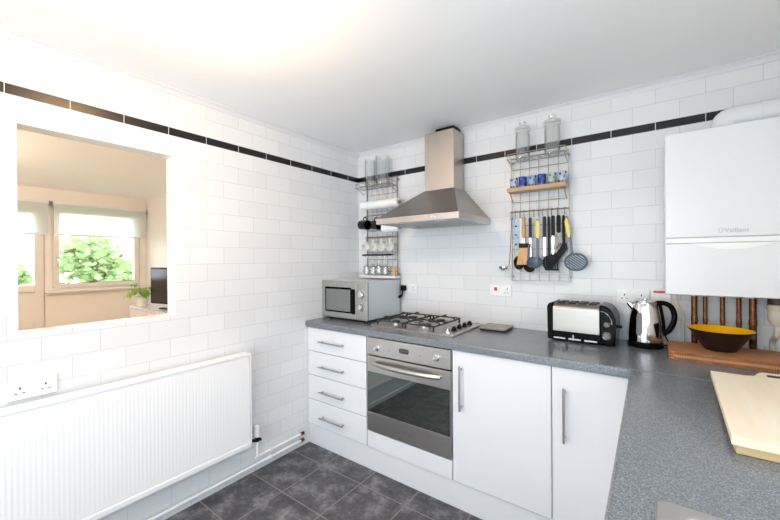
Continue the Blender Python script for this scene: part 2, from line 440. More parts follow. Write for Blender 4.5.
def window(name, axis, at, u0, u1, z0, z1, mulls, mat, depth=0.06, fw=0.05, transoms=()):
    w = bpy.data.objects.new(name, None); COL.objects.link(w); w['kind'] = 'structure'
    def bx(bm, ua, ub, za, zb, d0, d1, bev=0.004):
        if axis == 0: box(bm, (at - d1, ua, za), (at - d0, ub, zb), bev)
        else: box(bm, (ua, at - d1, za), (ub, at - d0, zb), bev)
    bm = B(); h = depth / 2
    bx(bm, u0, u1, z0, z0 + fw, -h, h); bx(bm, u0, u1, z1 - fw, z1, -h, h)
    bx(bm, u0, u0 + fw, z0 + fw, z1 - fw, -h, h); bx(bm, u1 - fw, u1, z0 + fw, z1 - fw, -h, h)
    for m in mulls: bx(bm, m - fw / 2, m + fw / 2, z0 + fw, z1 - fw, -h, h)
    part('frame', bm, mat, w)
    bm = B(); bx(bm, u0 + fw, u1 - fw, z0 + fw, z1 - fw, -0.003, 0.003, 0); part('pane', bm, M['pane'], w)
    return w
window('window_1', 0, XR + 0.05, WR[0], WR[1], WR[2], WR[3], [-2.0], M['upvc'])
window('window_2', 1, YF - 0.05, WF[0], WF[1], WF[2], WF[3], [1.5], M['upvc'])

# ------------------------------------------------------------------ the room beyond the hatch
FX, FY1, FY0 = -4.0, -0.255, -4.5
DOORY = (-2.25, -1.353)          # balcony door opening
WINY = (-1.289, -0.338)
wall_with_holes('wall_window_side', 0, FX - 0.2, FX, FY0 - 0.1, FY1 + 0.1, 0, H,
                [(DOORY[0], DOORY[1], 0.02, 2.06), (WINY[0], WINY[1], 1.008, 2.06)], (M['cream_wall'], M['cream_wall']), FX)
struct('wall_living_end', box(B(), (FX, FY1, 0), (-0.095, FY1 + 0.1, H)), M['plaster'])
struct('wall_living_start', box(B(), (FX, FY0 - 0.1, 0), (-0.095, FY0, H)), M['cream_wall'])
struct('floor_living', box(B(), (FX - 0.2, FY0, -0.1), (-0.095, FY1, 0)), M['carpet'])
struct('ground', box(B(), (-60, -40, -3.2), (-4.6, 40, -3.0)), M['lawn'])
# window: outer frame and opening sash
w = bpy.data.objects.new('window_3', None); COL.objects.link(w); w['kind'] = 'structure'
def ring(bm, y0, y1, z0, z1, fw, xa, xb, bev=0.005):
    box(bm, (xa, y0, z0), (xb, y1, z0 + fw), bev); box(bm, (xa, y0, z1 - fw), (xb, y1, z1), bev)
    box(bm, (xa, y0, z0 + fw), (xb, y0 + fw, z1 - fw), bev); box(bm, (xa, y1 - fw, z0 + fw), (xb, y1, z1 - fw), bev)
    return bm
part('frame', ring(B(), WINY[0], WINY[1], 1.008, 2.06, 0.03, FX - 0.09, FX - 0.01), M['upvc'], w)
part('sash', ring(B(), WINY[0] + 0.02, WINY[1] - 0.02, 1.025, 2.04, 0.052, FX - 0.07, FX + 0.012), M['upvc'], w)
part('pane', box(B(), (FX - 0.04, WINY[0] + 0.05, 1.05), (FX - 0.034, WINY[1] - 0.05, 2.0)), M['pane'], w)
bm = B(); cyl(bm, (FX + 0.012, -1.235, 1.40), (FX + 0.03, -1.235, 1.40), 0.014); tube(bm, [(FX + 0.03, -1.235, 1.40), (FX + 0.036, -1.235, 1.38), (FX + 0.036, -1.235, 1.29)], 0.009)
part('handle', bm, M['satin'], w, 'small metal window handle')
bm = B(); box(bm, (FX + 0.0005, -1.36, 0.965), (FX + 0.09, -0.26, 0.99), 0.006); part('sill', bm, M['upvc'], w)
# balcony door
d = bpy.data.objects.new('door_1', None); COL.objects.link(d); d['kind'] = 'structure'
part('frame', ring(B(), DOORY[0], DOORY[1], 0.02, 2.06, 0.03, FX - 0.09, FX - 0.01), M['upvc'], d)
bm = ring(B(), DOORY[0] + 0.02, DOORY[1] - 0.012, 0.05, 2.04, 0.08, FX - 0.07, FX + 0.012)
box(bm, (FX - 0.07, DOORY[0] + 0.1, 0.99), (FX + 0.012, DOORY[1] - 0.09, 1.075), 0.005); part('leaf', bm, M['upvc'], d)
part('panel', box(B(), (FX - 0.05, DOORY[0] + 0.09, 0.12), (FX - 0.02, DOORY[1] - 0.08, 1.0), 0.004), M['upvc'], d)
part('pane', box(B(), (FX - 0.04, DOORY[0] + 0.09, 1.06), (FX - 0.034, DOORY[1] - 0.08, 1.97)), M['pane'], d)

# roller blinds
def blind(y0, y1, label):
    t = thing('roller_blind', label, 'blind', (FX + 0.06, (y0 + y1) / 2, 2.09), 'roller blinds at the living room window')
    bm = B(); cyl(bm, (FX + 0.06, y0 + 0.012, 2.085), (FX + 0.06, y1 - 0.012, 2.085), 0.024, bev=0.002); part('roller', bm, M['white_plastic'], t)
    part('fabric', box(B(), (FX + 0.083, y0 + 0.02, 1.705), (FX + 0.085, y1 - 0.02, 2.085)), M['blind'], t)
    bm = B(); box(bm, (FX + 0.078, y0 + 0.02, 1.688), (FX + 0.09, y1 - 0.02, 1.708), 0.003); part('bottom_bar', bm, M['white_plastic'], t)
    for yy in (y0, y1 - 0.008):
        part('bracket', box(B(), (FX + 0.001, yy, 2.055), (FX + 0.088, yy + 0.008, 2.115), 0.002), M['satin'], t)
blind(-1.30, -0.27, 'white roller blind half lowered over the wide window beyond the hatch')
blind(-2.30, -1.312, 'white roller blind half lowered over the glazed balcony door')

# sideboard, television and pot plant
SX0, SX1, SZ = -3.20, -1.95, 0.800
t = thing('sideboard', 'low white sideboard in the far corner under the television', 'sideboard', ((SX0 + SX1) / 2, -0.5, 0))
part('carcass', box(B(), (SX0, -0.70, 0.06), (SX1, FY1 - 0.001, SZ - 0.02), 0.003), M['white_satin'], t)
part('top', box(B(), (SX0 - 0.01, -0.72, SZ - 0.02), (SX1 + 0.01, FY1 - 0.001, SZ), 0.004), M['white_gloss'], t)
for i in range(2):
    xa = SX0 + 0.01 + i * 0.57
    dd = part('door', box(B(), (xa, -0.716, 0.075), (xa + 0.555, -0.7005, SZ - 0.03), 0.003), M['white_gloss'], t)
    bm = B(); cyl(bm, (xa + (0.5 if i == 0 else 0.05), -0.716, 0.5), (xa + (0.5 if i == 0 else 0.05), -0.735, 0.5), 0.012, bev=0.002); part('knob', bm, M['satin'], dd)
for xa in (SX0 + 0.05, SX1 - 0.1):
    for ya in (-0.66, -0.34): part('leg', box(B(), (xa, ya, 0), (xa + 0.05, ya + 0.05, 0.06), 0.003), M['white_satin'], t)
# TV stands across the corner
tv = thing('television', 'black flat television standing on the white sideboard', 'television', (-2.42, -0.50, SZ + 0.001), None, 0.0)
TVZ = SZ + 0.001
ang = math.radians(12)
def rotv(bm, c, a):
    bmesh.ops.rotate(bm, verts=bm.verts, cent=Vector(c), matrix=Matrix.Rotation(a, 3, 'Z')); return bm
tc = (-2.42, -0.50, 0)
part('body', rotv(box(B(), (-2.84, -0.53, TVZ + 0.045), (-2.04, -0.49, TVZ + 0.48), 0.008), tc, ang), M['black'], tv)
part('screen', rotv(box(B(), (-2.82, -0.5315, TVZ + 0.065), (-2.06, -0.5302, TVZ + 0.462)), tc, ang), M['screen'], tv)
bm = B(); box(bm, (-2.58, -0.60, TVZ), (-2.26, -0.42, TVZ + 0.014), 0.006); cyl(bm, (-2.42, -0.51, TVZ + 0.01), (-2.42, -0.51, TVZ + 0.06), 0.03); part('stand', rotv(bm, tc, ang), M['black'], tv)
px, py = -3.03, -0.630
t = thing('potted_plant', 'leafy green plant in a white pot on the sideboard beside the television', 'plant', (px, py, SZ))
part('pot', lathe(B(), [(0, 0.001), (0.055, 0.001), (0.075, 0.12), (0.07, 0.125), (0.066, 0.115), (0.0, 0.108)], (px, py, SZ), n=24), M['stoneware'], t, 'white pot')
part('soil', lathe(B(), [(0, 0.112), (0.066, 0.110)], (px, py, SZ), n=20), M['soil'], t)
bm = B(); bs = B()
for i in range(30):
    a = random.uniform(0, 2 * PI); L = random.uniform(0.05, 0.15); up = random.uniform(0.04, 0.17)
    if i < 6: a = -PI / 2 - 0.6 + random.uniform(-0.5, 0.5); L = random.uniform(0.12, 0.19); up = random.uniform(0.03, 0.09)
    p0 = Vector((px, py, SZ + 0.11)); tip = p0 + Vector((math.cos(a) * L, math.sin(a) * L * 0.8, up))
    mid = p0.lerp(tip, 0.5) + Vector((0, 0, 0.06)); tube(bs, [p0, mid, tip], 0.002, 5)
    dr = (tip - mid).normalized(); sd = dr.cross(Vector((0, 0, 1))).normalized()
    for side in (0,):
        l = random.uniform(0.05, 0.085); ww = l * 0.42
        vs = [bm.verts.new(tip + dr * (l * q) + sd * (ww * k) + Vector((0, 0, -0.5 * l * q * q + 0.01 * abs(k)))) for q, k in ((0, 0), (0.3, 0.9), (0.65, 0.75), (1, 0), (0.65, -0.75), (0.3, -0.9))]
        bm.faces.new(vs)
part('stem', bs, M['leaf_b'], t); part('foliage', bm, M['leaf_b'], t)

# trees outside
def tree(x, y, cz, r, label, n=1100):
    t = thing('garden_tree', label, 'tree', (x, y, -3.0), 'trees outside the living room window')
    bm = B(); tube(bm, [(x, y, -3.0), (x + 0.1, y - 0.1, -1.2), (x, y + 0.1, cz - 0.3)], [0.2, 0.15, 0.07], 8)
    for k in range(6):
        a = k * 1.05; tube(bm, [(x, y, cz - 1.0 + 0.15 * k), (x + math.cos(a) * r * 0.4, y + math.sin(a) * r * 0.4, cz - 0.2 + 0.1 * k), (x + math.cos(a) * r * 0.75, y + math.sin(a) * r * 0.75, cz + 0.2)], [0.05, 0.035, 0.012], 6)
    part('trunk', bm, M['bark'], t)
    bm = B()
    for i in range(n):
        v = Vector((random.gauss(0, 1), random.gauss(0, 1), random.gauss(0, 0.9))).normalized() * (r * random.uniform(0.35, 1) * (0.8 + 0.2 * math.sin(i)))
        p = Vector((x, y, cz)) + v; nrm = Vector((random.uniform(-1, 1), random.uniform(-1, 1), random.uniform(-0.3, 1))).normalized(); a, b = frame_from(nrm)
        s = random.uniform(0.05, 0.13)
        bm.faces.new([bm.verts.new(p + a * s), bm.verts.new(p + b * s * 0.55 + a * s * 0.2), bm.verts.new(p - a * s), bm.verts.new(p - b * s * 0.55 - a * s * 0.1)])
    part('foliage', bm, M['leaf_a'], t)
tree(-8.6, 0.2, 1.35, 0.84, 'leafy green tree filling the left half of the wide window')
tree(-10.8, 1.75, 0.75, 0.9, 'lower pale green tree seen through the right half of the wide window')
tree(-8.6, -1.22, 0.95, 0.46, 'leafy tree seen through the glazed balcony door')

# ceiling lamps
LX, LY = 0.875, -1.772
t = thing('ceiling_light', 'round opal glass ceiling light glowing warm white above the serving hatch', 'ceiling light', (LX, LY, H - 0.001))
bm = lathe(B(), [(0, 0), (0.05, 0), (0.05, -0.03), (0.012, -0.036), (0.008, -0.10), (0, -0.10)], (LX, LY, H - 0.001), n=32); part('base', bm, M['white_plastic'], t)
bm = lathe(B(), [(0.009, -0.085), (0.055, -0.088), (0.096, -0.102), (0.108, -0.122), (0.098, -0.146), (0.065, -0.164), (0.03, -0.171), (0, -0.172)], (LX, LY, H - 0.001), n=40); part('shade', bm, M['lamp'], t)
t = thing('added_fill_lamp', 'added unseen globe lamp brightening the living room beyond the hatch', 'ceiling light', (-2.0, -2.75, H - 0.001))  # added lamp, kept out of view, to brighten the living room
bm = B(); cyl(bm, (-2.0, -2.75, H - 0.03), (-2.0, -2.75, H - 0.001), 0.05); cyl(bm, (-2.0, -2.75, H - 0.14), (-2.0, -2.75, H - 0.03), 0.006); part('base', bm, M['white_plastic'], t)
bm = lathe(B(), [(0.15 * math.sin(a), H - 0.29 + 0.15 * math.cos(a)) for a in [PI * k / 16 for k in range(17)]], (-2.0, -2.75, 0), n=32); part('shade', bm, M['fill_lamp_far'], t)

# ------------------------------------------------------------------ hatch wall: radiator, pipes, socket
RY0, RY1, RZ0, RZ1 = -2.62, -1.103, 0.215, 0.778
t = thing('radiator', 'long white ribbed panel radiator under the serving hatch', 'radiator', (0.06, (RY0 + RY1) / 2, RZ0))
bm = B(); pitch = 0.01667; nrib = int((RY1 - RY0 - 0.03) / pitch); poly = []
ys = RY0 + 0.012
poly.append((0.070, RY0 + 0.004)); 
for i in range(nrib + 1):
    y = ys + i * pitch
    for dy, xx in ((0.001, 0.0862), (0.0055, 0.0868), (0.0105, 0.0868), (0.0150, 0.0862)):
        if y + dy < RY1 - 0.008: poly.append((xx, y + dy))
poly.append((0.070, RY1 - 0.004))
prism(bm, poly, 2, RZ0 + 0.034, RZ1 - 0.006)
box(bm, (0.066, RY0 + 0.002, RZ0), (0.090, RY1 - 0.002, RZ0 + 0.036), 0.009, 3); box(bm, (0.066, RY0 + 0.002, RZ1 - 0.008), (0.088, RY1 - 0.002, RZ1), 0.003, 3)
part('front_panel', bm, M['radiator_white'], t)
bm = B(); box(bm, (0.028, RY0 + 0.002, RZ0 + 0.005), (0.042, RY1 - 0.002, RZ1 - 0.004), 0.006); part('rear_panel', bm, M['radiator_white'], t)
bm = B(); box(bm, (0.026, RY0, RZ1 + 0.001), (0.092, RY1, RZ1 + 0.016), 0.004)
part('top_grille', bm, M['radiator_white'], t)
for yy in (RY0 + 0.0002, RY1 - 0.0022): part('side_panel', box(B(), (0.028, yy, RZ0 + 0.02), (0.090, yy + 0.002, RZ1), 0.0005), M['radiator_white'], t)
for yy in (RY0 + 0.2, RY1 - 0.2): part('wall_bracket', box(B(), (0.001, yy, RZ0 + 0.1), (0.029, yy + 0.04, RZ1 - 0.1), 0.002), M['radiator_white'], t)
vy = -1.045
bm = B(); cyl(bm, (0.055, vy, 0.245), (0.055, vy, 0.320), 0.016, 0.014, bev=0.003); vb = part('valve', bm, M['white_plastic'], t, 'white radiator valve')
bm = B(); cyl(bm, (0.055, vy, 0.215), (0.055, vy, 0.246), 0.012); cyl(bm, (0.055, vy, 0.225), (0.055, vy - 0.045, 0.235), 0.009); cyl(bm, (0.055, vy + 0.002, 0.23), (0.078, vy + 0.012, 0.23), 0.009); part('valve_body', bm, M['matt_black'], vb, 'dark valve body')
def bend(pts, r=0.03, n=5):
    """round the corners of a polyline"""
    pts = [Vector(p) for p in pts]; out = [pts[0]]
    for i in range(1, len(pts) - 1):
        p = pts[i]; a = (pts[i - 1] - p); b = (pts[i + 1] - p); rr = min(r, a.length * 0.49, b.length * 0.49)
        s, e = p + a.normalized() * rr, p + b.normalized() * rr
        for k in range(n + 1):
            q = k / n; out.append(s * (1 - q) ** 2 + p * 2 * q * (1 - q) + e * q * q)
    out.append(pts[-1]); return out
t = thing('heating_pipe', 'upper white heating pipe along the tiles, rising to the radiator valve', 'pipe', (0.02, -0.85, 0.1), 'heating pipes above the floor tiles')
part('pipe', tube(B(), bend([(0.020, -0.672, 0.100), (0.020, vy, 0.100), (0.055, vy, 0.112), (0.055, vy, 0.214)], 0.02), 0.008, 10), M['radiator_white'], t)
part('fitting', tube(B(), [(0.020, -0.672, 0.100), (0.020, -0.645, 0.100)], 0.012, 12), M['copper'], t, 'bare copper end fitting')
bm = B(); box(bm, (0.0005, -0.93, 0.088), (0.034, -0.918, 0.115), 0.003); part('clip', bm, M['white_plastic'], t)
t = thing('heating_pipe', 'lower white heating pipe running low along the tiles beneath the radiator', 'pipe', (0.02, -1.5, 0.05), 'heating pipes above the floor tiles')
part('pipe', tube(B(), [(0.020, -0.672, 0.052), (0.020, -3.3, 0.052)], 0.009, 10), M['radiator_white'], t)
part('fitting', tube(B(), [(0.020, -0.672, 0.052), (0.020, -0.645, 0.052)], 0.012, 12), M['copper'], t, 'bare copper end fitting')
bm = B(); box(bm, (0.0005, -0.93, 0.040), (0.034, -0.918, 0.066), 0.003); part('clip', bm, M['white_plastic'], t)

def socket(label, x0, x1, z0, z1, wall, kind='double', loc=None):
    """UK face plate; wall 'back' uses x as the long axis, 'left' uses y"""
    def T(a, b, z): return (a, -b, z) if wall == 'back' else (b, a, z)
    def bx(a0, a1, b0, b1, za, zb, bev=0.0):
        p, q = T(a0, b0, za), T(a1, b1, zb)
        return box(B(), [min(i, j) for i, j in zip(p, q)], [max(i, j) for i, j in zip(p, q)], bev)
    t = thing('wall_socket' if kind != 'cooker' and kind != 'spur' else 'wall_switch', label, 'socket' if kind in ('double', 'single') else 'switch', T((x0 + x1) / 2, 0.001, z0))
    part('face_plate', bx(x0, x1, 0.0008, 0.010, z0, z1, 0.003), M['white_plastic'], t)
    w = x1 - x0; h = z1 - z0
    def slots(cx):
        bm = B()
        for dx, dz, sx, sz in ((0, 0.012, 0.0025, 0.005), (-0.011, -0.008, 0.004, 0.002), (0.011, -0.008, 0.004, 0.002)):
            p, q = T(cx + dx - sx, 0.0098, z0 + h * 0.45 + dz - sz), T(cx + dx + sx, 0.0106, z0 + h * 0.45 + dz + sz)
            box(bm, [min(i, j) for i, j in zip(p, q)], [max(i, j) for i, j in zip(p, q)])
        part('pin_holes', bm, M['dark_gap'], t)
    if kind == 'double':
        slots(x0 + w * 0.24); slots(x0 + w * 0.76)
        for c in (0.44, 0.56): part('rocker', bx(x0 + w * (c - 0.045), x0 + w * (c + 0.045), 0.0095, 0.0135, z0 + h * 0.58, z0 + h * 0.85, 0.0015), M['white_plastic'], t)
    elif kind == 'single':
        slots(x0 + w * 0.5); part('rocker', bx(x0 + w * 0.7, x0 + w * 0.85, 0.0095, 0.0135, z0 + h * 0.6, z0 + h * 0.85, 0.0015), M['white_plastic'], t)
    elif kind == 'cooker':
        part('rocker', bx(x0 + w * 0.22, x0 + w * 0.36, 0.0095, 0.015, z0 + h * 0.5, z0 + h * 0.8, 0.002), M['red'], t, 'red rocker switch')
        part('rocker', bx(x0 + w * 0.72, x0 + w * 0.80, 0.0095, 0.014, z0 + h * 0.55, z0 + h * 0.82, 0.0015), M['white_plastic'], t)
        part('indicator', bx(x0 + w * 0.80, x0 + w * 0.83, 0.0095, 0.012, z0 + h * 0.62, z0 + h * 0.78), M['red'], t, 'red indicator')
        slots(x0 + w * 0.76)
    else:
        part('rocker', bx(x0 + w * 0.12, x0 + w * 0.72, 0.0095, 0.014, z0 + h * 0.76, z0 + h * 0.9, 0.002), M['red'], t, 'red rocker switch')
        part('fuse_holder', bx(x0 + w * 0.3, x0 + w * 0.7, 0.0095, 0.013, z0 + h * 0.2, z0 + h * 0.5, 0.001), M['white_plastic'], t)
    return t
socket('white double wall socket below the hatch, just above the radiator', -2.114, -1.968, 0.805, 0.880, 'left')
socket('white cooker switch with a red rocker, on the tiles below the utensil rack', 1.185, 1.331, 1.110, 1.184, 'back', 'cooker')
socket('white double wall socket behind the kettle', 1.912, 2.058, 1.112, 1.190, 'back')
socket('white fused spur with a red switch, beside the boiler corner', 2.064, 2.148, 1.112, 1.196, 'back', 'spur')
SK = socket('white wall socket at the microwave with a black plug in it', 0.462, 0.605, 1.095, 1.168, 'back', 'double')

# ------------------------------------------------------------------ base units
YD, YC = -0.587, -0.567             # door face, carcass front
WZ0, WZ1 = 0.872, 0.910
def bar_handle(bm, p, q, off=0.03, r=0.0055, inset=0.02):
    p, q = Vector(p), Vector(q); d = (q - p).normalized(); o = Vector(off) if not isinstance(off, float) else Vector((0, -off, 0))
    cyl(bm, p + o, q + o, r, n=12, bev=0.001)
    for s in (p + d * inset, q - d * inset): cyl(bm, s, s + o, r * 0.8, n=10)
    return bm
t = thing('drawer_unit', 'white base unit of four drawers in the left corner below the microwave', 'drawers', (0.29, -0.3, 0.145))
part('carcass', box(B(), (0.003, YC, 0.147), (0.576, -0.02, 0.869)), M['white_satin'], t)
zs = [0.866, 0.690, 0.514, 0.335, 0.149]
hz = [0.768, 0.588, 0.407, 0.223]
for i in range(4):
    dr = part('drawer', box(B(), (0.004, YD, zs[i + 1] + 0.002), (0.573, YC - 0.0005, zs[i] - 0.002), 0.004, 3), M['white_gloss'], t)
    part('handle', bar_handle(B(), (0.148, YD, hz[i] + 0.006), (0.388, YD, hz[i] + 0.006)), M['satin'], dr, 'satin steel bar handle')
# oven housing
t = thing('oven_housing', 'white oven housing with a blank panel under the built-in oven', 'cabinet', (0.88, -0.3, 0.145))
bm = B(); box(bm, (0.5775, YC, 0.147), (0.583, -0.02, 0.869)); box(bm, (1.181, YC, 0.147), (1.1865, -0.02, 0.869)); box(bm, (0.583, YC, 0.147), (1.181, -0.02, 0.252)); part('carcass', bm, M['white_satin'], t)
part('filler_panel', box(B(), (0.580, YD, 0.151), (1.184, YC - 0.0005, 0.256), 0.003), M['white_gloss'], t)
# oven
OX0, OX1, OY = 0.5845, 1.1795, -0.592
t = thing('oven', 'built-in steel oven with a mirrored glass door under the hob', 'oven', (0.882, -0.3, 0.26))
part('casing', box(B(), (OX0 + 0.002, -0.566, 0.258), (OX1 - 0.002, -0.04, 0.868)), M['dark_gap'], t)
cp = part('control_panel', box(B(), (OX0, OY, 0.752), (OX1, -0.5665, 0.862), 0.003), M['steel_x'], t)
ZC = 0.806
for kx in (0.667, 1.094):
    bm = B(); lathe(bm, [(0, 0), (0.020, 0), (0.020, 0.003), (0.0165, 0.005), (0.0145, 0.022), (0.0125, 0.025), (0, 0.0255)], (kx, OY - 0.0003, ZC - (0.004 if kx < 0.9 else 0.0)), (0, -1, 0), 24)
    part('knob', bm, M['chrome'], cp, 'round chrome knob')
part('clock_display', prism(B(), rrect(0.838, 0.795, 0.908, 0.825, 0.012), 1, OY - 0.002, OY - 0.0002), M['black_glass'], cp, 'small black clock display')
for i in range(6):
    bm = B(); cyl(bm, (0.836 + i * 0.015, OY - 0.0002, 0.777), (0.836 + i * 0.015, OY - 0.003, 0.777), 0.0035, n=12); part('button', bm, M['satin'], cp)
for kx in (0.762, 0.985):
    bm = B(); cyl(bm, (kx, OY - 0.0002, 0.800), (kx, OY - 0.0012, 0.800), 0.004, n=14); part('indicator', bm, M['dial_grey'], cp)
bm = B(); box(bm, (OX0, OY, 0.262), (OX1, -0.5675, 0.384), 0.003); box(bm, (OX0, OY, 0.641), (OX1, -0.5675, 0.745), 0.003); box(bm, (OX0, OY + 0.001, 0.38), (OX0 + 0.004, -0.5675, 0.645)); box(bm, (OX1 - 0.004, OY + 0.001, 0.38), (OX1, -0.5675, 0.645))
od = part('door', bm, M['steel_x'], t)
part('glass', box(B(), (OX0 + 0.0045, OY + 0.0005, 0.3845), (OX1 - 0.0045, -0.568, 0.6405), 0.001), M['oven_glass'], od, 'dark mirrored oven glass')
bm = B(); n = 24; pts = []
for i in range(n + 1):
    q = i / n; x = 0.630 + q * 0.49; pts.append((x, OY - 0.012 - 0.034 * math.sin(PI * q) ** 0.7, 0.703))
tube(bm, pts, 0.012, 10, flat=(0.007, 0.013))
cyl(bm, (0.634, OY, 0.703), (0.634, OY - 0.014, 0.703), 0.009); cyl(bm, (1.116, OY, 0.703), (1.116, OY - 0.014, 0.703), 0.009)
part('handle', bm, M['steel_x'], od, 'bowed steel bar handle')
part('badge', box(B(), (0.858, OY - 0.0012, 0.314), (0.925, OY - 0.0001, 0.330), 0.0004), M['satin'], od)

def door_unit(label, x0, x1, hx, hz0, hz1):
    t = thing('base_cabinet', label, 'cabinet', ((x0 + x1) / 2, -0.3, 0.145), 'base cabinets with single doors')
    bm = B(); box(bm, (x0, YC, 0.147), (x1, -0.02, 0.869)); part('carcass', bm, M['white_satin'], t)
    dr = part('door', box(B(), (x0 + 0.002, YD, 0.152), (x1 - 0.002, YC - 0.0005, 0.865), 0.004, 3), M['white_gloss'], t)
    part('handle', bar_handle(B(), (hx, YD, hz0), (hx, YD, hz1)), M['satin'], dr, 'satin steel bar handle')
door_unit('wide white base cabinet door just right of the oven', 1.1875, 1.692, 1.244, 0.552, 0.792)
door_unit('narrow white corner cabinet between the wide door and the right worktop', 1.6925, 1.990, 1.748, 0.534, 0.780)
solo('plinth', box(B(), (0.002, -0.576, 0.0), (1.993, -0.560, 0.145), 0.002), M['white_satin'], 'white kickboard along the floor below the drawers and oven', 'plinth', loc=(1.0, -0.57, 0))
# run on the right, under the second worktop
def side_unit(y0, y1, label, hy):
    t = thing('base_cabinet', label, 'cabinet', (2.3, (y0 + y1) / 2, 0.145), 'base cabinets below the sink worktop')
    part('carcass', box(B(), (2.034, y0, 0.147), (2.58, y1, 0.70)), M['white_satin'], t)
    dr = part('door', box(B(), (2.013, y0 + 0.002, 0.152), (2.0335, y1 - 0.002, 0.865), 0.004, 3), M['white_gloss'], t)
    part('handle', bar_handle(B(), (2.013, hy, 0.546), (2.013, hy, 0.786), Vector((-0.03, 0, 0))), M['satin'], dr, 'satin steel bar handle')
side_unit(-1.16, -0.612, 'white cabinet under the chopping board, nearest the corner', -1.12)
side_unit(-1.722, -1.162, 'white cabinet under the front edge of the sink', -1.68)
side_unit(-2.95, -1.724, 'white cabinet beside the sink, farthest from the corner', -2.90)
solo('plinth', box(B(), (2.028, -2.95, 0.0), (2.044, -0.580, 0.145), 0.002), M['white_satin'], 'white kickboard below the sink cabinets on the right', 'plinth', loc=(2.036, -1.7, 0))

# worktops
def nosed(bm, y_front, y_back, x0, x1):
    r = 0.010
    poly = [(y_back, WZ0), (y_back, WZ1)] + [(y_front + r - r * math.sin(a * PI / 10), WZ1 - r + r * math.cos(a * PI / 10)) for a in range(0, 6)] + [(y_front, WZ0)]
    return prism(bm, poly, 0, x0, x1)
solo('worktop', nosed(B(), -0.6045, -0.001, 0.001, XR - 0.002), M['worktop'], 'dark grey speckled worktop running along the hob wall', 'worktop', loc=(1.3, -0.3, WZ0))
bm = B(); r = 0.010; WX0 = 1.993; SY0, SY1, SXa, SXb = -2.425, -1.523, 2.082, 2.540
def slab_x(bm, x0, y0, x1, y1):
    box(bm, (x0, y0, WZ0), (x1, y1, WZ1))
poly = [(WX0, WZ0)] + [(WX0 + r - r * math.cos(a * PI / 10), WZ1 - r + r * math.sin(a * PI / 10)) for a in range(0, 6)] + [(SXa, WZ1), (SXa, WZ0)]
prism(bm, poly, 1, -2.95, -0.6075)
slab_x(bm, SXb, -2.95, XR - 0.002, -0.6075); slab_x(bm, SXa, SY1, SXb, -0.6075); slab_x(bm, SXa, -2.95, SXb, SY0)
solo('worktop', bm, M['worktop'], 'dark grey speckled worktop along the right, with the chopping board and sink', 'worktop', loc=(2.3, -1.8, WZ0))
solo('joint_strip', box(B(), (WX0 + 0.004, -0.6085, WZ1 + 0.0003), (XR - 0.002, -0.6035, WZ1 + 0.0011), 0.0003), M['dial_grey'], 'thin metal joint strip between the two grey worktops', 'joint strip', loc=(2.3, -0.606, WZ1))
# sink
t = thing('sink', 'stainless steel inset sink at the near end of the right worktop', 'sink', (2.31, -1.9, WZ1))
bm = B()
def loop(poly, z): return [bm.verts.new((x, y, z)) for x, y in poly]
L = [loop(rrect(2.066, -2.44, 2.555, -1.508, 0.02), WZ1 + 0.0008), loop(rrect(2.070, -2.436, 2.551, -1.512, 0.02), WZ1 + 0.0035), loop(rrect(2.095, -2.41, 2.526, -1.534, 0.05), WZ1 + 0.003), loop(rrect(2.100, -2.40, 2.520, -1.540, 0.05), WZ1 - 0.008), loop(rrect(2.112, -2.39, 2.510, -1.550, 0.06), WZ1 - 0.15), loop(rrect(2.14, -2.36, 2.48, -1.585, 0.06), WZ1 - 0.17)]
for a, b in zip(L, L[1:]):
    for i in range(len(a)): bm.faces.new((a[i], a[(i + 1) % len(a)], b[(i + 1) % len(a)], b[i]))
bm.faces.new(L[-1]); part('basin', bm, M['steel_x'], t)
bm = B(); lathe(bm, [(0, 0.004), (0.03, 0.004), (0.042, 0.001), (0.042, 0)], (2.31, -1.98, WZ1 - 0.1699), n=24); part('drain', bm, M['chrome'], t)

# ------------------------------------------------------------------ hob
HX0, HX1, HYa, HYb = 0.530, 1.150, -0.490, -0.062
HZ = WZ1 + 0.0008
t = thing('gas_hob', 'steel four burner gas hob set in the worktop above the oven', 'hob', (0.84, -0.27, HZ))
bm = B()
prism(bm, rrect(HX0, HYa, HX1, HYb, 0.012), 2, HZ, HZ + 0.009, 0.003)
part('base_plate', bm, M['steel_x'], t)
ZB = HZ + 0.009
burn = [(0.665, -0.375, 0.030), (0.665, -0.165, 0.040), (0.895, -0.375, 0.046), (0.895, -0.165, 0.034)]
for bx_, by_, br in burn:
    bo = part('burner', lathe(B(), [(0, 0.0), (br * 1.25, 0.0), (br * 1.2, 0.006), (br, 0.008), (br, 0.016), (0, 0.016)], (bx_, by_, ZB), n=24), M['satin'], t, 'silver burner ring')
    part('burner_cap', lathe(B(), [(0, 0.0162), (br * 0.85, 0.0162), (br * 0.88, 0.021), (br * 0.75, 0.024), (0, 0.0245)], (bx_, by_, ZB), n=24), M['iron'], bo, 'black burner cap')
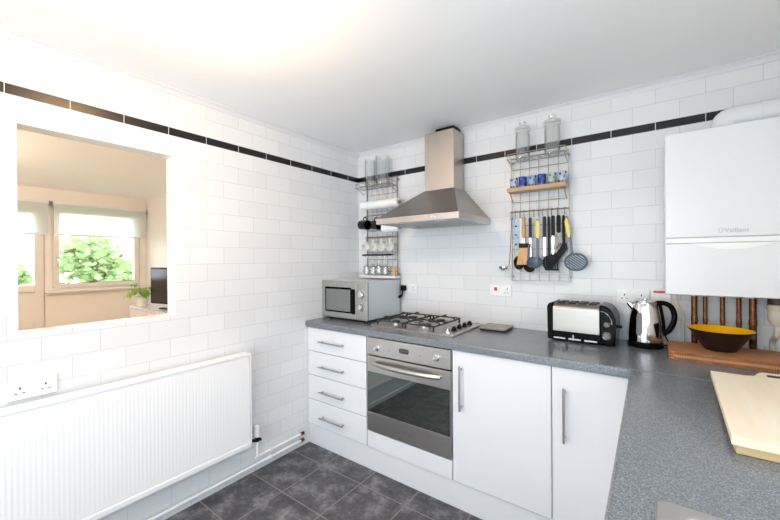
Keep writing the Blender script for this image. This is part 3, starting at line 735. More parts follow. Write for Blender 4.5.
def grate(x0, x1, centers):
    bm = B(); y0, y1 = HYa + 0.03, HYb - 0.02; z = ZB + 0.030; r = 0.0048
    tube(bm, bend([(x0, y0, z), (x1, y0, z), (x1, y1, z), (x0, y1, z), (x0, y0 + 0.001, z)], 0.02), r, 6)
    for cx, cy in ((x0, y0), (x1, y0), (x0, y1), (x1, y1)):
        cyl(bm, (cx + (0.008 if cx == x0 else -0.008), cy + (0.008 if cy == y0 else -0.008), ZB + 0.0003), (cx + (0.008 if cx == x0 else -0.008), cy + (0.008 if cy == y0 else -0.008), z), 0.006, n=8)
    ym = (y0 + y1) / 2; tube(bm, [(x0, ym, z), (x1, ym, z)], r, 6)
    for cx, cy in centers:
        for dx, dy in ((1, 0), (-1, 0), (0, 1), (0, -1)):
            e = (x1 if dx > 0 else x0, cy) if dx else (cx, (y1 if cy > ym else ym) if dy > 0 else (ym if cy > ym else y0))
            s = Vector((cx + dx * 0.028, cy + dy * 0.028, z + 0.014)); e = Vector((e[0], e[1], z))
            m = e.lerp(s, 0.25) + Vector((0, 0, 0.012))
            tube(bm, [e, m, s], r, 6)
    return bm
part('pan_support', grate(0.556, 0.776, [b[:2] for b in burn[:2]]), M['iron'], t, 'black cast iron pan support')
part('pan_support', grate(0.785, 1.005, [b[:2] for b in burn[2:]]), M['iron'], t, 'black cast iron pan support')
for i in range(5):
    yy = HYa + 0.06 + i * 0.078; kx = 1.085
    bm = lathe(B(), [(0, 0), (0.019, 0), (0.018, 0.006), (0.014, 0.008), (0.013, 0.020), (0.0, 0.0205)], (kx, yy, ZB), n=20); box(bm, (kx - 0.004, yy - 0.013, ZB + 0.019), (kx + 0.004, yy + 0.013, ZB + 0.026), 0.002)
    part('knob', bm, M['matt_black'] if i else M['chrome'], t)

# ------------------------------------------------------------------ cooker hood
t = thing('cooker_hood', 'stainless steel chimney cooker hood above the gas hob', 'cooker hood', (0.892, -0.25, 1.59))
X0, X1, YH = 0.594, 1.190, -0.500; CX0, CX1, CY = 0.778, 1.002, -0.172
ZR0, ZR1, ZT = 1.593, 1.632, 1.842
bm = B()
def q4(x0, x1, y0, y1, z): return [bm.verts.new(p) for p in ((x0, y0, z), (x1, y0, z), (x1, y1, z), (x0, y1, z))]
a = q4(X0 + 0.004, X1 - 0.004, YH + 0.004, -0.002, ZR1 + 0.001); b = q4(CX0 - 0.004, CX1 + 0.004, CY - 0.004, -0.002, ZT)
for i in range(4): bm.faces.new((a[i], a[(i + 1) % 4], b[(i + 1) % 4], b[i]))
bm.faces.new(a); bm.faces.new(b)
part('canopy', bm, M['hood_steel'], t)
bm = B(); 
box(bm, (X0, YH, ZR0), (X1, YH + 0.012, ZR1), 0.003); box(bm, (X0, YH + 0.012, ZR0), (X0 + 0.012, -0.001, ZR1), 0.002); box(bm, (X1 - 0.012, YH + 0.012, ZR0), (X1, -0.001, ZR1), 0.002); box(bm, (X0 + 0.012, -0.02, ZR0), (X1 - 0.012, -0.001, ZR1))
part('rim', bm, M['steel_x'], t)
bm = B(); box(bm, (X0 + 0.0125, YH + 0.0125, ZR0 + 0.004), (X1 - 0.0125, -0.0205, ZR0 + 0.012)); 
part('underside', bm, M['satin'], t)
for i in range(2):
    xa = X0 + 0.06 + i * 0.245; bm = B()
    box(bm, (xa, YH + 0.09, ZR0 + 0.0005), (xa + 0.23, -0.06, ZR0 + 0.0038), 0.001)
    for k in range(14): box(bm, (xa + 0.008 + k * 0.0158, YH + 0.1, ZR0 - 0.0008), (xa + 0.014 + k * 0.0158, -0.07, ZR0 + 0.0006))
    part('grease_filter', bm, M['satin'], t)
for xa in (X0 + 0.12, X1 - 0.17):
    part('lamp_cover', box(B(), (xa, YH + 0.03, ZR0 + 0.0005), (xa + 0.06, YH + 0.07, ZR0 + 0.0038), 0.001), M['white_plastic'], t)
bm = B(); box(bm, (CX0, CY, ZT + 0.0005), (CX1, -0.001, 2.243), 0.002); part('chimney', bm, M['steel_z'], t)
bm = B(); box(bm, (0.84, -0.13, 2.2435), (0.985, -0.02, H - 0.001), 0.01); part('duct_shadow', bm, M['matt_black'], t)  # duct box made black, standing in for the ceiling shadow above the chimney
for i in range(3):
    bm = B(); cyl(bm, (1.02 + i * 0.022, YH + 0.0002, 1.612), (1.02 + i * 0.022, YH - 0.003, 1.612), 0.005, n=12); part('button', bm, M['chrome'], t)

# ------------------------------------------------------------------ microwave
MX0, MX1, MY0, MY1, MZ0, MZ1 = 0.004, 0.462, -0.440, -0.035, 0.928, 1.203
t = thing('microwave', 'silver microwave with two dials in the left corner of the worktop', 'microwave', (0.23, -0.23, WZ1))
part('body', box(B(), (MX0 + 0.003, MY0 + 0.022, MZ0), (MX1 - 0.002, MY1, MZ1 - 0.001), 0.004), M['silver_side'], t, 'pale grey painted casing')
dr = part('door', box(B(), (MX0, MY0, MZ0 - 0.002), (MX0 + 0.354, MY0 + 0.0215, MZ1), 0.005, 3), M['silver'], t)
bm = B(); prism(bm, rrect(MX0 + 0.035, MZ0 + 0.040, MX0 + 0.308, MZ1 - 0.046, 0.008), 1, MY0 - 0.0015, MY0 - 0.0002); part('window_frame', bm, M['black'], dr, 'black window surround')
bm = B(); box(bm, (MX0 + 0.047, MY0 - 0.0025, MZ0 + 0.052), (MX0 + 0.298, MY0 - 0.0016, MZ1 - 0.062)); part('glass', bm, M['mw_glass'], dr)
part('handle', box(B(), (MX0 + 0.316, MY0 - 0.012, MZ0 + 0.038), (MX0 + 0.346, MY0 - 0.0005, MZ1 - 0.055), 0.004), M['black'], dr, 'black upright handle')
pn = part('control_panel', box(B(), (MX0 + 0.3555, MY0, MZ0 - 0.002), (MX1, MY0 + 0.0215, MZ1), 0.005, 3), M['silver'], t)
for kz, rr in ((1.110, 0.035), (1.022, 0.029)):
    kx = (MX0 + 0.3555 + MX1) / 2
    bm = lathe(B(), [(0, 0), (rr, 0), (rr, 0.002), (rr * 0.85, 0.003), (rr * 0.72, 0.022), (rr * 0.6, 0.025), (0, 0.0255)], (kx, MY0 - 0.0003, kz), (0, -1, 0), 28); part('dial', bm, M['chrome'], pn, 'round silver dial')
    bm = B()
    for i in range(9):
        a = PI * (1.25 - 1.5 * i / 8); cyl(bm, (kx + math.cos(a) * rr * 1.2, MY0 - 0.0001, kz + math.sin(a) * rr * 1.2), (kx + math.cos(a) * rr * 1.2, MY0 - 0.0012, kz + math.sin(a) * rr * 1.2), 0.0022, n=8)
    part('dial_marks', bm, M['dial_grey'], pn)
for xa in (MX0 + 0.05, MX1 - 0.05):
    for ya in (MY0 + 0.05, MY1 - 0.05):
        bm = B(); cyl(bm, (xa, ya, WZ1 + 0.0005), (xa, ya, MZ0 + 0.001), 0.014); part('foot', bm, M['rubber'], t)
bm = B(); box(bm, (0.470, -0.046, 1.112), (0.512, -0.0112, 1.156), 0.010, 3); 
pl = part('plug', bm, M['black'], t, 'black mains plug in the wall socket')
part('cable', tube(B(), bend([(0.49, -0.040, 1.113), (0.487, -0.044, 1.07), (0.475, -0.05, 1.063), (0.455, -0.05, 1.063)], 0.02), 0.006, 8), M['black'], pl)
part('cable_grip', tube(B(), [(0.487, -0.046, 1.078), (0.463, -0.05, 1.062)], [0.009, 0.013], 8), M['black'], pl)

# ------------------------------------------------------------------ wall racks
def rack(label, x0, x1, z0, z1, y, nv, hz, mat, bottom_shelf=None, extra=None):
    t = thing('wall_rack', label, 'rack', ((x0 + x1) / 2, y, z0), 'wire wall racks')
    bm = B()
    for xx in (x0, x1): box(bm, (xx - 0.003, y - 0.006, z0), (xx + 0.003, y + 0.006, z1), 0.001)
    for zz in (z0 + 0.003, z1 - 0.003, z0 + 0.053): box(bm, (x0, y - 0.006, zz - 0.003), (x1, y + 0.006, zz + 0.003), 0.001)
    part('frame', bm, mat, t)
    bm = B()
    for i in range(1, nv): xx = x0 + (x1 - x0) * i / nv; tube(bm, [(xx, y + 0.002, z0 + 0.003), (xx, y + 0.002, z1 - 0.003)], 0.0022, 6)
    for zz in hz: tube(bm, [(x0, y + 0.006, zz), (x1, y + 0.006, zz)], 0.0022, 6)
    part('wire_grid', bm, mat, t)
    for xx in (x0 + 0.0, x1 - 0.0):
        for zz in (z0 + 0.03, z1 - 0.025):
            bm = B(); cyl(bm, (xx, -0.0008, zz), (xx, y + 0.004, zz), 0.006, n=10); part('wall_fixing', bm, mat, t)
    return t
RX0, RX1, RZa, RZb, RY = 1.342, 1.676, 1.216, 2.004, -0.030
rr_ = rack('wire wall rack hung with cooking utensils, right of the cooker hood', RX0, RX1, RZa, RZb, RY, 6, [1.345, 1.42, 1.495, 1.57, 1.72, 1.93], M['wire_pale'])
def wire_shelf(parent, x0, x1, z, y0, y1, mat, n=7):
    bm = B()
    tube(bm, bend([(x0, y1, z), (x0, y0, z), (x1, y0, z), (x1, y1, z)], 0.012), 0.003, 6)
    tube(bm, [(x0, y1, z), (x1, y1, z)], 0.003, 6)
    for i in range(1, n): xx = x0 + (x1 - x0) * i / n; tube(bm, [(xx, y0, z), (xx, y1, z)], 0.0022, 6)
    tube(bm, bend([(x0, y1, z + 0.03), (x0, y0, z + 0.03), (x1, y0, z + 0.03), (x1, y1, z + 0.03)], 0.012), 0.0022, 6)
    for xx in (x0, x1): tube(bm, [(xx, y0 + 0.012, z), (xx, y0 + 0.012, z + 0.03)], 0.0022, 6)
    for xx in (x0 + 0.004, x1 - 0.004): tube(bm, [(xx, y0 + 0.02, z), (xx, y1, z - 0.045)], 0.0025, 6)
    return part('wire_shelf', bm, mat, parent)
ZS = 1.974
wire_shelf(rr_, RX0 + 0.004, RX1 - 0.002, ZS, -0.135, RY - 0.007, M['wire_pale'])
part('wooden_shelf', box(B(), (RX0 - 0.003, -0.120, 1.775), (RX1 - 0.001, RY - 0.0075, 1.801), 0.004, 3), M['shelf_wood'], rr_, 'pale wooden shelf')
bm = B()
for xx in (RX0 + 0.012, RX1 - 0.012): tube(bm, [(xx, -0.11, 1.774), (xx, RY - 0.004, 1.72)], 0.0025, 6)
part('shelf_bracket', bm, M['wire'], rr_)
RAILY, RAILZ = -0.062, 1.655
bm = B(); tube(bm, bend([(RX0, RY - 0.006, RAILZ), (RX0, RAILY, RAILZ), (RX1, RAILY, RAILZ), (RX1, RY - 0.006, RAILZ)], 0.01), 0.0042, 8); part('hanging_rail', bm, M['wire'], rr_)

def jar(label, x, y, z, r, h, lid, group):
    t = thing('glass_jar', label, 'jar', (x, y, z), group)
    part('jar_body', lathe(B(), [(0, 0.0), (r * 0.96, 0.0), (r, 0.006), (r, h - 0.018), (r * 0.93, h - 0.004), (r * 0.93, h), (r * 0.88, h), (r * 0.88, h - 0.006), (r * 0.95, h - 0.02), (r * 0.95, 0.010), (0, 0.008)], (x, y, z), n=32), M['glass'], t)
    if lid:
        part('lid', lathe(B(), [(0, h + 0.001), (r * 1.05, h + 0.001), (r * 1.08, h + 0.010), (r * 1.05, h + 0.030), (r * 0.9, h + 0.036), (0.012, h + 0.040), (0.012, h + 0.046), (0.020, h + 0.052), (0.022, h + 0.062), (0.012, h + 0.070), (0, h + 0.071)], (x, y, z), n=32), M['glass'], t)
    return t
jar('tall lidded glass jar on the left of the utensil rack top', 1.428, -0.082, ZS + 0.0035, 0.043, 0.163, True, 'glass jars on the utensil rack')
jar('tall lidded glass jar on the right of the utensil rack top', 1.598, -0.082, ZS + 0.0035, 0.044, 0.165, True, 'glass jars on the utensil rack')

def tumbler(x, y, z, r, h, mat, label):
    t = thing('tumbler', label, 'tumbler', (x, y, z), 'small patterned tumblers')
    part('tumbler_body', lathe(B(), [(0, 0), (r * 0.85, 0), (r, h), (r * 0.93, h), (r * 0.8, 0.005), (0, 0.005)], (x, y, z), n=24), mat, t)
    return t
tz = 1.8015
tum = tumbler(1.372, -0.082, tz, 0.0255, 0.064, M['tum_a'], 'white and blue patterned tumbler at the left end of the wooden shelf')
specs = [('tum_b', 'deep blue tumbler second from the left on the wooden shelf'), ('tum_d', 'light blue tumbler third from the left on the wooden shelf'),
         ('tum_b', 'deep blue tumbler in the middle of the wooden shelf, right of the light blue one'), ('tum_c', 'pale greenish tumbler on the right half of the wooden shelf'),
         ('tum_a', 'white and blue tumbler at the right end of the wooden shelf')]
for i, (mk, lb) in enumerate(specs): dup(tum, (1.372 + 0.0555 * (i + 1), -0.082, tz), lb, mats={'tumbler_body': M[mk]})

# S hooks
hk = B(); rr2 = 0.0085
hp = [(0, RAILY + rr2 * math.cos(a), RAILZ + rr2 * math.sin(a) - 0.001) for a in [PI * k / 8 - 0.35 for k in range(0, 10)]]
hp += [(0, RAILY - rr2, RAILZ - 0.018)] + [(0, RAILY - rr2 + 0.007 - 0.007 * math.cos(a), RAILZ - 0.030 - 0.007 * math.sin(a)) for a in [PI * k / 6 for k in range(0, 6)]]
tube(hk, hp, 0.0024, 6)
hook0 = solo('s_hook', hk, M['wire'], 'small steel S hook on the utensil rack rail', 'hook', 'S hooks on the utensil rail', loc=(0, RAILY, RAILZ))
UX = [1.352, 1.378, 1.404, 1.430, 1.462, 1.488, 1.514, 1.540, 1.565, 1.590, 1.622, 1.660]
for i, x in enumerate(UX):
    if i == 0: h = hook0
    else: h = hook0.copy(); COL.objects.link(h)
    h.location = (x, RAILY, RAILZ)
UZ, UY = 1.618, -0.064
def loop_top(bm, x, y, z, r=0.008): 
    pts = [(x + r * math.sin(2 * PI * k / 12), y, z + r * math.cos(2 * PI * k / 12)) for k in range(12)]; tube(bm, pts, 0.0018, 5, closed=True); return bm
def utensil(name, label, cat, x, y=UY): return thing(name, label, cat, (x, y, 1.3), 'utensils hanging from the rack rail')
def handle_flat(x, y, z0, z1, w, th=0.005): 
    return prism(B(), rrect(x - w / 2, z0, x + w / 2, z1, w * 0.45), 1, y - th / 2, y + th / 2, 0.0012)
# 1 little steel ladle swung out to the left
t = utensil('steel_ladle', 'small steel ladle with a long thin handle at the left end of the rail', 'ladle', 1.352)
bm = B(); loop_top(bm, 1.352, UY, UZ - 0.004); tube(bm, bend([(1.352, UY, UZ - 0.012), (1.345, UY - 0.004, 1.45), (1.338, UY - 0.006, 1.325), (1.322, UY - 0.010, 1.305)], 0.02), 0.0028, 6, flat=(0.004, 0.0015)); part('handle', bm, M['copper'], t, 'thin copper coloured handle')
part('bowl', lathe(B(), [(0, -0.014), (0.016, -0.011), (0.025, -0.002), (0.027, 0.006), (0.0255, 0.006), (0.0235, 0), (0.015, -0.009), (0, -0.012)], (1.300, UY - 0.012, 1.298), (0.2, -0.3, 1), 20), M['chrome'], t)
# 2 pale blue strip
t = utensil('measuring_strip', 'pale blue translucent strip with dark marks hanging on the rail', 'strip', 1.378)
part('strip', prism(B(), rrect(1.366, 1.42, 1.392, UZ - 0.002, 0.006), 1, UY - 0.0015, UY + 0.0015), M['blue_strip'], t)
bm = B()
for zz in (1.45, 1.51, 1.565): box(bm, (1.374, UY - 0.0024, zz - 0.006), (1.384, UY - 0.0016, zz + 0.006))
part('marks', bm, M['navy'], t)
def spoon_bowl(bm, x, y, z, rx, rz, depth=0.012):
    for k in range(1): lathe(bm, [(0, depth), (rx * 0.55, depth * 0.8), (rx * 0.85, depth * 0.4), (rx, 0), (rx * 0.96, -0.001), (rx * 0.8, depth * 0.25), (rx * 0.5, depth * 0.6), (0, depth * 0.8)], (x, y, z), (0, 1, 0), 24, (1, rz / rx))
# 3 black round ladle
t = utensil('ladle', 'black ladle behind the wooden pastry brush', 'ladle', 1.404, -0.046)
part('handle', handle_flat(1.404, -0.046, 1.36, UZ - 0.002, 0.016), M['white_plastic'], t, 'white handle'); bm = B(); spoon_bowl(bm, 1.392, -0.050, 1.335, 0.033, 0.045); part('bowl', bm, M['matt_black'], t)
# 4 pastry brush
t = utensil('pastry_brush', 'wooden pastry brush with tan bristles and a black ferrule', 'brush', 1.430, -0.078)
bm = lathe(B(), [(0, 0), (0.007, 0.002), (0.013, 0.03), (0.012, 0.07), (0.009, 0.10), (0.012, 0.125), (0, 0.128)], (1.430, -0.078, 1.488), n=16); part('handle', bm, M['beech'], t, 'turned beech handle')
part('neck', prism(B(), [(1.424, 1.488), (1.436, 1.488), (1.440, 1.456), (1.420, 1.456)], 1, -0.083, -0.073), M['satin'], t)
part('ferrule', box(B(), (1.400, -0.087, 1.428), (1.458, -0.069, 1.456), 0.003), M['matt_black'], t)
part('bristles', prism(B(), [(1.402, 1.4275), (1.456, 1.4275), (1.450, 1.322), (1.388, 1.322)], 1, -0.086, -0.070, 0.003), M['bristle'], t, 'tan bristles')
# 5 navy handled spoon
t = utensil('serving_spoon', 'navy handled spoon with a white shank between brush and ladle', 'spoon', 1.462, -0.052)
part('handle', handle_flat(1.462, -0.052, 1.49, UZ - 0.002, 0.017), M['navy'], t); part('shank', handle_flat(1.462, -0.052, 1.37, 1.4895, 0.011, 0.003), M['chrome'], t); bm = B(); spoon_bowl(bm, 1.455, -0.048, 1.315, 0.036, 0.040); part('bowl', bm, M['matt_black'], t, 'black bowl')
# 6 yellow handled blue ladle
t = utensil('ladle', 'slate blue ladle with a yellow inset handle', 'ladle', 1.514, -0.086)
part('shank', handle_flat(1.512, -0.086, 1.36, 1.600, 0.014, 0.006), M['slate_blue'], t); part('grip', handle_flat(1.514, -0.0905, 1.485, 1.590, 0.021, 0.002), M['yellow_plastic'], t, 'yellow grip')
bm = B(); lathe(bm, [(0, -0.030), (0.025, -0.026), (0.042, -0.010), (0.047, 0.004), (0.044, 0.004), (0.039, -0.008), (0.023, -0.021), (0, -0.025)], (1.500, -0.100, 1.338), (0.05, -0.62, 0.78), 28); part('bowl', bm, M['slate_blue'], t)
# 7 navy handle with steel shank
t = utensil('carving_fork', 'navy handled fork with a steel shank right of the blue ladle', 'fork', 1.545, -0.06)
part('handle', handle_flat(1.547, -0.06, 1.49, UZ - 0.002, 0.020, 0.008), M['navy'], t); part('shank', handle_flat(1.547, -0.06, 1.375, 1.4895, 0.013, 0.003), M['chrome'], t)
bm = B()
for dx in (-0.005, 0.005): tube(bm, [(1.547 + dx, -0.06, 1.376), (1.547 + dx, -0.058, 1.31)], [0.0025, 0.001], 6)
part('tines', bm, M['chrome'], t)
# 8 black slender spoon
t = utensil('spaghetti_spoon', 'slim all black spoon behind the steel shanks', 'spoon', 1.567, -0.045)
part('handle', handle_flat(1.568, -0.045, 1.37, UZ - 0.002, 0.013), M['matt_black'], t); bm = B(); spoon_bowl(bm, 1.560, -0.043, 1.335, 0.030, 0.042); part('bowl', bm, M['matt_black'], t)
# 9 black slotted turner
t = utensil('slotted_turner', 'black slotted turner with a steel shank, lowest in the row', 'turner', 1.594, -0.072)
part('handle', handle_flat(1.598, -0.072, 1.495, UZ - 0.002, 0.020, 0.009), M['matt_black'], t); part('shank', handle_flat(1.597, -0.072, 1.385, 1.4945, 0.012, 0.003), M['chrome'], t, 'steel shank')
bm = B()
prism(bm, [(1.575, 1.385), (1.612, 1.385), (1.618, 1.355), (1.560, 1.355)], 1, -0.074, -0.071)
for i in range(6): xx = 1.556 + i * 0.0122; prism(bm, [(xx, 1.2985), (xx + 0.007, 1.2985), (xx + 0.0075, 1.3552), (xx, 1.3552)], 1, -0.074, -0.071)
box(bm, (1.552, -0.074, 1.288), (1.628, -0.071, 1.300)); part('blade', bm, M['matt_black'], t)
# 10 tongs
t = utensil('kitchen_tongs', 'black handled tongs with open steel wires', 'tongs', 1.628, -0.082)
part('handle', handle_flat(1.630, -0.082, 1.51, UZ - 0.002, 0.022, 0.010), M['black'], t)
bm = B()
for k in range(5): tube(bm, bend([(1.624 + k * 0.003, -0.082, 1.51), (1.612 + k * 0.010, -0.084, 1.46), (1.602 + k * 0.008, -0.086, 1.42), (1.616, -0.084, 1.392)], 0.03), 0.0022, 6)
part('wires', bm, M['chrome'], t)
# 11 broad black spatula set slanting
t = utensil('spatula', 'broad black spatula slanting behind the tongs', 'spatula', 1.652, -0.054)
part('handle', handle_flat(1.652, -0.054, 1.45, UZ - 0.002, 0.016), M['matt_black'], t)
part('blade', prism(B(), [(1.625, 1.452), (1.668, 1.452), (1.672, 1.415), (1.585, 1.295), (1.545, 1.31), (1.560, 1.345)], 1, -0.056, -0.052), M['matt_black'], t)
# 12 yellow handled slotted skimmer
t = utensil('skimmer', 'slate blue slotted skimmer with a yellow inset handle at the right end', 'skimmer', 1.672, -0.070)
bm = prism(B(), [(1.662, 1.605), (1.676, 1.610), (1.708, 1.385), (1.693, 1.382)], 1, -0.075, -0.069, 0.001); part('shank', bm, M['slate_blue'], t)
bm = B(); bm2 = prism(bm, [(1.660, 1.575), (1.670, 1.600), (1.680, 1.580), (1.692, 1.495), (1.686, 1.478), (1.674, 1.490)], 1, -0.0785, -0.0755, 0.0008); part('grip', bm2, M['yellow_plastic'], t, 'yellow grip')
bm = B(); ccx, ccz, er, ez = 1.718, 1.340, 0.056, 0.047
ringp = [(ccx + er * math.cos(2 * PI * k / 32), -0.072, ccz + ez * math.sin(2 * PI * k / 32)) for k in range(32)]
tube(bm, ringp, 0.0065, 6, closed=True)
ca, sa = math.cos(math.radians(40)), math.sin(math.radians(40))
for i in range(-3, 4):
    o_ = i * 0.0125; L_ = math.sqrt(max(0, 1 - (i / 3.9) ** 2)) * 0.050
    p0, p1 = Vector((ccx + o_ * sa - L_ * ca, -0.072, ccz + (o_ * ca + L_ * sa) * 0.9)), Vector((ccx + o_ * sa + L_ * ca, -0.072, ccz + (o_ * ca - L_ * sa) * 0.9))
    tube(bm, [p0, p1], 0.004, 6, flat=(0.0022, 0.0047))
part('head', bm, M['slate_blue'], t)

# left rack
LX0, LX1 = 0.125, 0.438
lr = rack('wire wall rack of mugs and glasses in the corner left of the hood', LX0, LX1, 1.212, 2.030, RY, 6, [1.30, 1.36, 1.42, 1.48, 1.54, 1.60, 1.68, 1.76, 1.90], M['wire'])
ZL = 1.952
wire_shelf(lr, LX0 - 0.03, LX1 - 0.002, ZL, -0.150, RY - 0.007, M['wire'])
jar('left of the two open glass jars on top of the corner rack', 0.205, -0.088, ZL + 0.0035, 0.044, 0.225, False, 'open glass jars on the corner rack')
jar('wider right one of the open glass jars on top of the corner rack', 0.335, -0.088, ZL + 0.0035, 0.058, 0.235, False, 'open glass jars on the corner rack')
part('shelf_board', prism(B(), [(LX0 - 0.03, RY - 0.008), (LX0 - 0.03, -0.105)] + [(LX0 - 0.03 + (LX1 + 0.06 - LX0) * q, -0.105 - 0.028 * math.sin(PI * q)) for q in [i / 10 for i in range(1, 10)]] + [(LX1 + 0.03, -0.105), (LX1 + 0.03, RY - 0.008)], 2, 1.2125, 1.2325, 0.004), M['white_gloss'], lr, 'white curved shelf')
bm = B(); tube(bm, [(LX0 - 0.005, -0.088, 1.398), (LX1 - 0.02, -0.088, 1.398)], 0.007, 8); tube(bm, [(LX0 + 0.01, RY - 0.006, 1.398), (LX0 + 0.01, -0.088, 1.398)], 0.004, 6); tube(bm, [(LX1 - 0.03, RY - 0.006, 1.398), (LX1 - 0.03, -0.088, 1.398)], 0.004, 6)
part('glass_rail', bm, M['matt_black'], lr, 'dark rail the glasses hang from')
for zz in (1.545, 1.725):
    bm = B(); tube(bm, bend([(LX0, RY - 0.006, zz), (LX0, -0.062, zz), (LX1, -0.062, zz), (LX1, RY - 0.006, zz)], 0.01), 0.0042, 8); part('hanging_rail', bm, M['wire'], lr)
def roll(label, x0, x1, y, z, r):
    t = thing('paper_roll', label, 'paper roll', ((x0 + x1) / 2, y, z), 'kitchen rolls on the corner rack')
    bm = B(); cyl(bm, (x0, y, z), (x1, y, z), r, n=32, bev=0.003); part('paper', bm, M['paper'], t)
    bm = B(); cyl(bm, (x0 - 0.012, y, z), (x0 - 0.0002, y, z), 0.012, n=16); cyl(bm, (x1 + 0.0002, y, z), (x1 + 0.012, y, z), 0.012, n=16); part('spindle', bm, M['wire'], t)
    bm = B()
    for xx in (x0 - 0.008, x1 + 0.008): tube(bm, [(xx, y, z), (xx, RY - 0.004, z + 0.02)], 0.003, 6)
    part('holder_arm', bm, M['wire'], t)
roll('upper white kitchen roll on the corner rack, above the black mugs', 0.130, 0.500, -0.098, 1.805, 0.034)
roll('lower white kitchen roll half hidden behind the hood', 0.345, 0.505, -0.098, 1.610, 0.032)
def mug_parts(t, x, y, z, r, h, mat, tilt):
    """mug hung by its handle: its axis leans to the horizontal"""
    ax = Vector(tilt).normalized()
    bm = lathe(B(), [(0, 0), (r * 0.85, 0), (r * 0.97, 0.006), (r, h), (r * 0.92, h), (r * 0.88, 0.008), (0, 0.006)], Vector((x, y, z)) - ax * (h / 2), ax, 26); part('mug_body', bm, mat, t)
    up = Vector((0, 0, 1)); up = (up - ax * up.dot(ax)).normalized()
    pts = [Vector((x, y, z)) + up * (r * 0.93 + 0.026 * math.sin(a)) + ax * (0.026 * math.cos(a)) for a in [PI * k / 8 for k in range(9)]]
    part('handle', tube(B(), pts, 0.0045, 8), mat, t)
def mug(label, x, y, z, r, h, mat, tilt, group):
    t = thing('mug', label, 'mug', (x, y, z - r), group); mug_parts(t, x, y, z, r, h, mat, tilt); return t
mug('black mug hanging at the left edge of the corner rack', 0.152, -0.100, 1.648, 0.040, 0.105, M['black_glaze'], (1, -0.25, -0.1), 'mugs hanging on the corner rack')
mug('black mug hanging against the rim of the hood', 0.270, -0.098, 1.640, 0.037, 0.098, M['black_glaze'], (1, -0.25, -0.1), 'mugs hanging on the corner rack')
wm = mug('white mug hanging at the left end of the lower mug row', 0.160, -0.092, 1.473, 0.033, 0.078, M['stoneware'], (0.42, -0.85, -0.3), 'mugs hanging on the corner rack')
for i, lb in enumerate(['white mug hanging second from the left in the lower mug row', 'white mug hanging third from the left in the lower mug row', 'white mug hanging at the right end of the lower mug row']):
    dup(wm, (0.245 + i * 0.083, -0.092, 1.473 - 0.033 - 0.004 * (i % 2)), lb)
def stem_glass(label, x):
    t = thing('wine_glass', label, 'glass', (x, -0.088, 1.235), 'stemmed glasses hanging upside down')
    part('glass_body', lathe(B(), [(0, 0.156), (0.026, 0.154), (0.026, 0.151), (0.004, 0.146), (0.0035, 0.095), (0.012, 0.085), (0.027, 0.066), (0.0295, 0.03), (0.026, 0.004), (0.0252, 0.004), (0.0285, 0.03), (0.026, 0.065), (0.0, 0.083)], (x, -0.088, 1.234), n=24), M['glass_thin'], t)
    return t
sg = stem_glass('stemmed glass hanging at the left end of the dark rail', 0.165)
for i, lb in enumerate(['stemmed glass hanging second from the left on the dark rail', 'stemmed glass hanging third from the left on the dark rail', 'stemmed glass hanging at the right end of the dark rail']):
    dup(sg, (0.165 + 0.063 * (i + 1), -0.088, 1.235), lb)
t = thing('pepper_mill', 'small tan wooden mill at the right end of the white shelf', 'pepper mill', (0.440, -0.085, 1.2335))
part('mill_body', lathe(B(), [(0, 0), (0.019, 0), (0.020, 0.008), (0.013, 0.03), (0.016, 0.045), (0, 0.046)], (0.440, -0.085, 1.2335), n=20), M['beech'], t)
part('cap', lathe(B(), [(0, 0.0465), (0.014, 0.0465), (0.016, 0.056), (0.010, 0.066), (0.004, 0.07), (0, 0.074)], (0.440, -0.085, 1.2335), n=20), M['beech'], t)

# ------------------------------------------------------------------ things on the hob wall worktop
# flat kitchen scale
t = thing('kitchen_scale', 'flat dark kitchen scale lying between the hob and the toaster', 'scale', (1.27, -0.12, WZ1))
part('platform', prism(B(), rrect(1.180, -0.205, 1.350, -0.025, 0.012), 2, WZ1 + 0.010, WZ1 + 0.018, 0.002), M['scale_top'], t, 'flat grey platform')
part('base', prism(B(), rrect(1.184, -0.201, 1.346, -0.029, 0.012), 2, WZ1 + 0.004, WZ1 + 0.0098), M['matt_black'], t)
for xa in (1.20, 1.33):
    for ya in (-0.185, -0.045):
        bm = B(); cyl(bm, (xa, ya, WZ1 + 0.0005), (xa, ya, WZ1 + 0.0045), 0.010, n=12); part('foot', bm, M['rubber'], t)

# toaster
TA = math.radians(-2.5); TC = Vector((1.598, -0.238, WZ1))
def tz_(bm):
    bmesh.ops.transform(bm, matrix=Matrix.Translation(TC) @ Matrix.Rotation(TA, 4, 'Z'), verts=bm.verts); return bm
t = thing('toaster', 'steel and black toaster with long slots left of the kettle', 'toaster', tuple(TC), None, TA)
TL, TD, TH_ = 0.325, 0.175, 0.209
def tprof(y0, y1, z0, z1, rf): return [(y0, z0), (y1, z0)] + arc((y1 - rf, z1 - rf), rf, 0, PI / 2, 7) + arc((y0 + rf, z1 - rf), rf, PI / 2, PI, 7)
part('steel_body', tz_(prism(B(), tprof(0.004, TD - 0.004, 0.056, TH_ - 0.005, 0.030), 0, 0.030, 0.2515)), M['toaster_steel'], t, 'brushed steel body')
part('base', tz_(box(B(), (0.028, 0.003, 0.010), (0.253, TD - 0.003, 0.0555), 0.003)), M['black'], t, 'black base strip')
xz = [(0.0295, 0.008), (0.0295, TH_)] + arc((0.026, TH_ - 0.026), 0.026, PI / 2, PI, 6) + [(0.002, 0.008)]
part('end_panel', tz_(prism(B(), xz, 1, 0.0, TD, 0.006, 3)), M['black'], t, 'glossy black end panel')
xz = [(0.252, 0.008), (TL - 0.004, 0.008), (TL, 0.10)] + [(TL - 0.062 + 0.062 * math.cos(a), TH_ - 0.085 + 0.085 * math.sin(a)) for a in [PI / 2 * k / 9 for k in range(10)]] + [(0.252, TH_)]
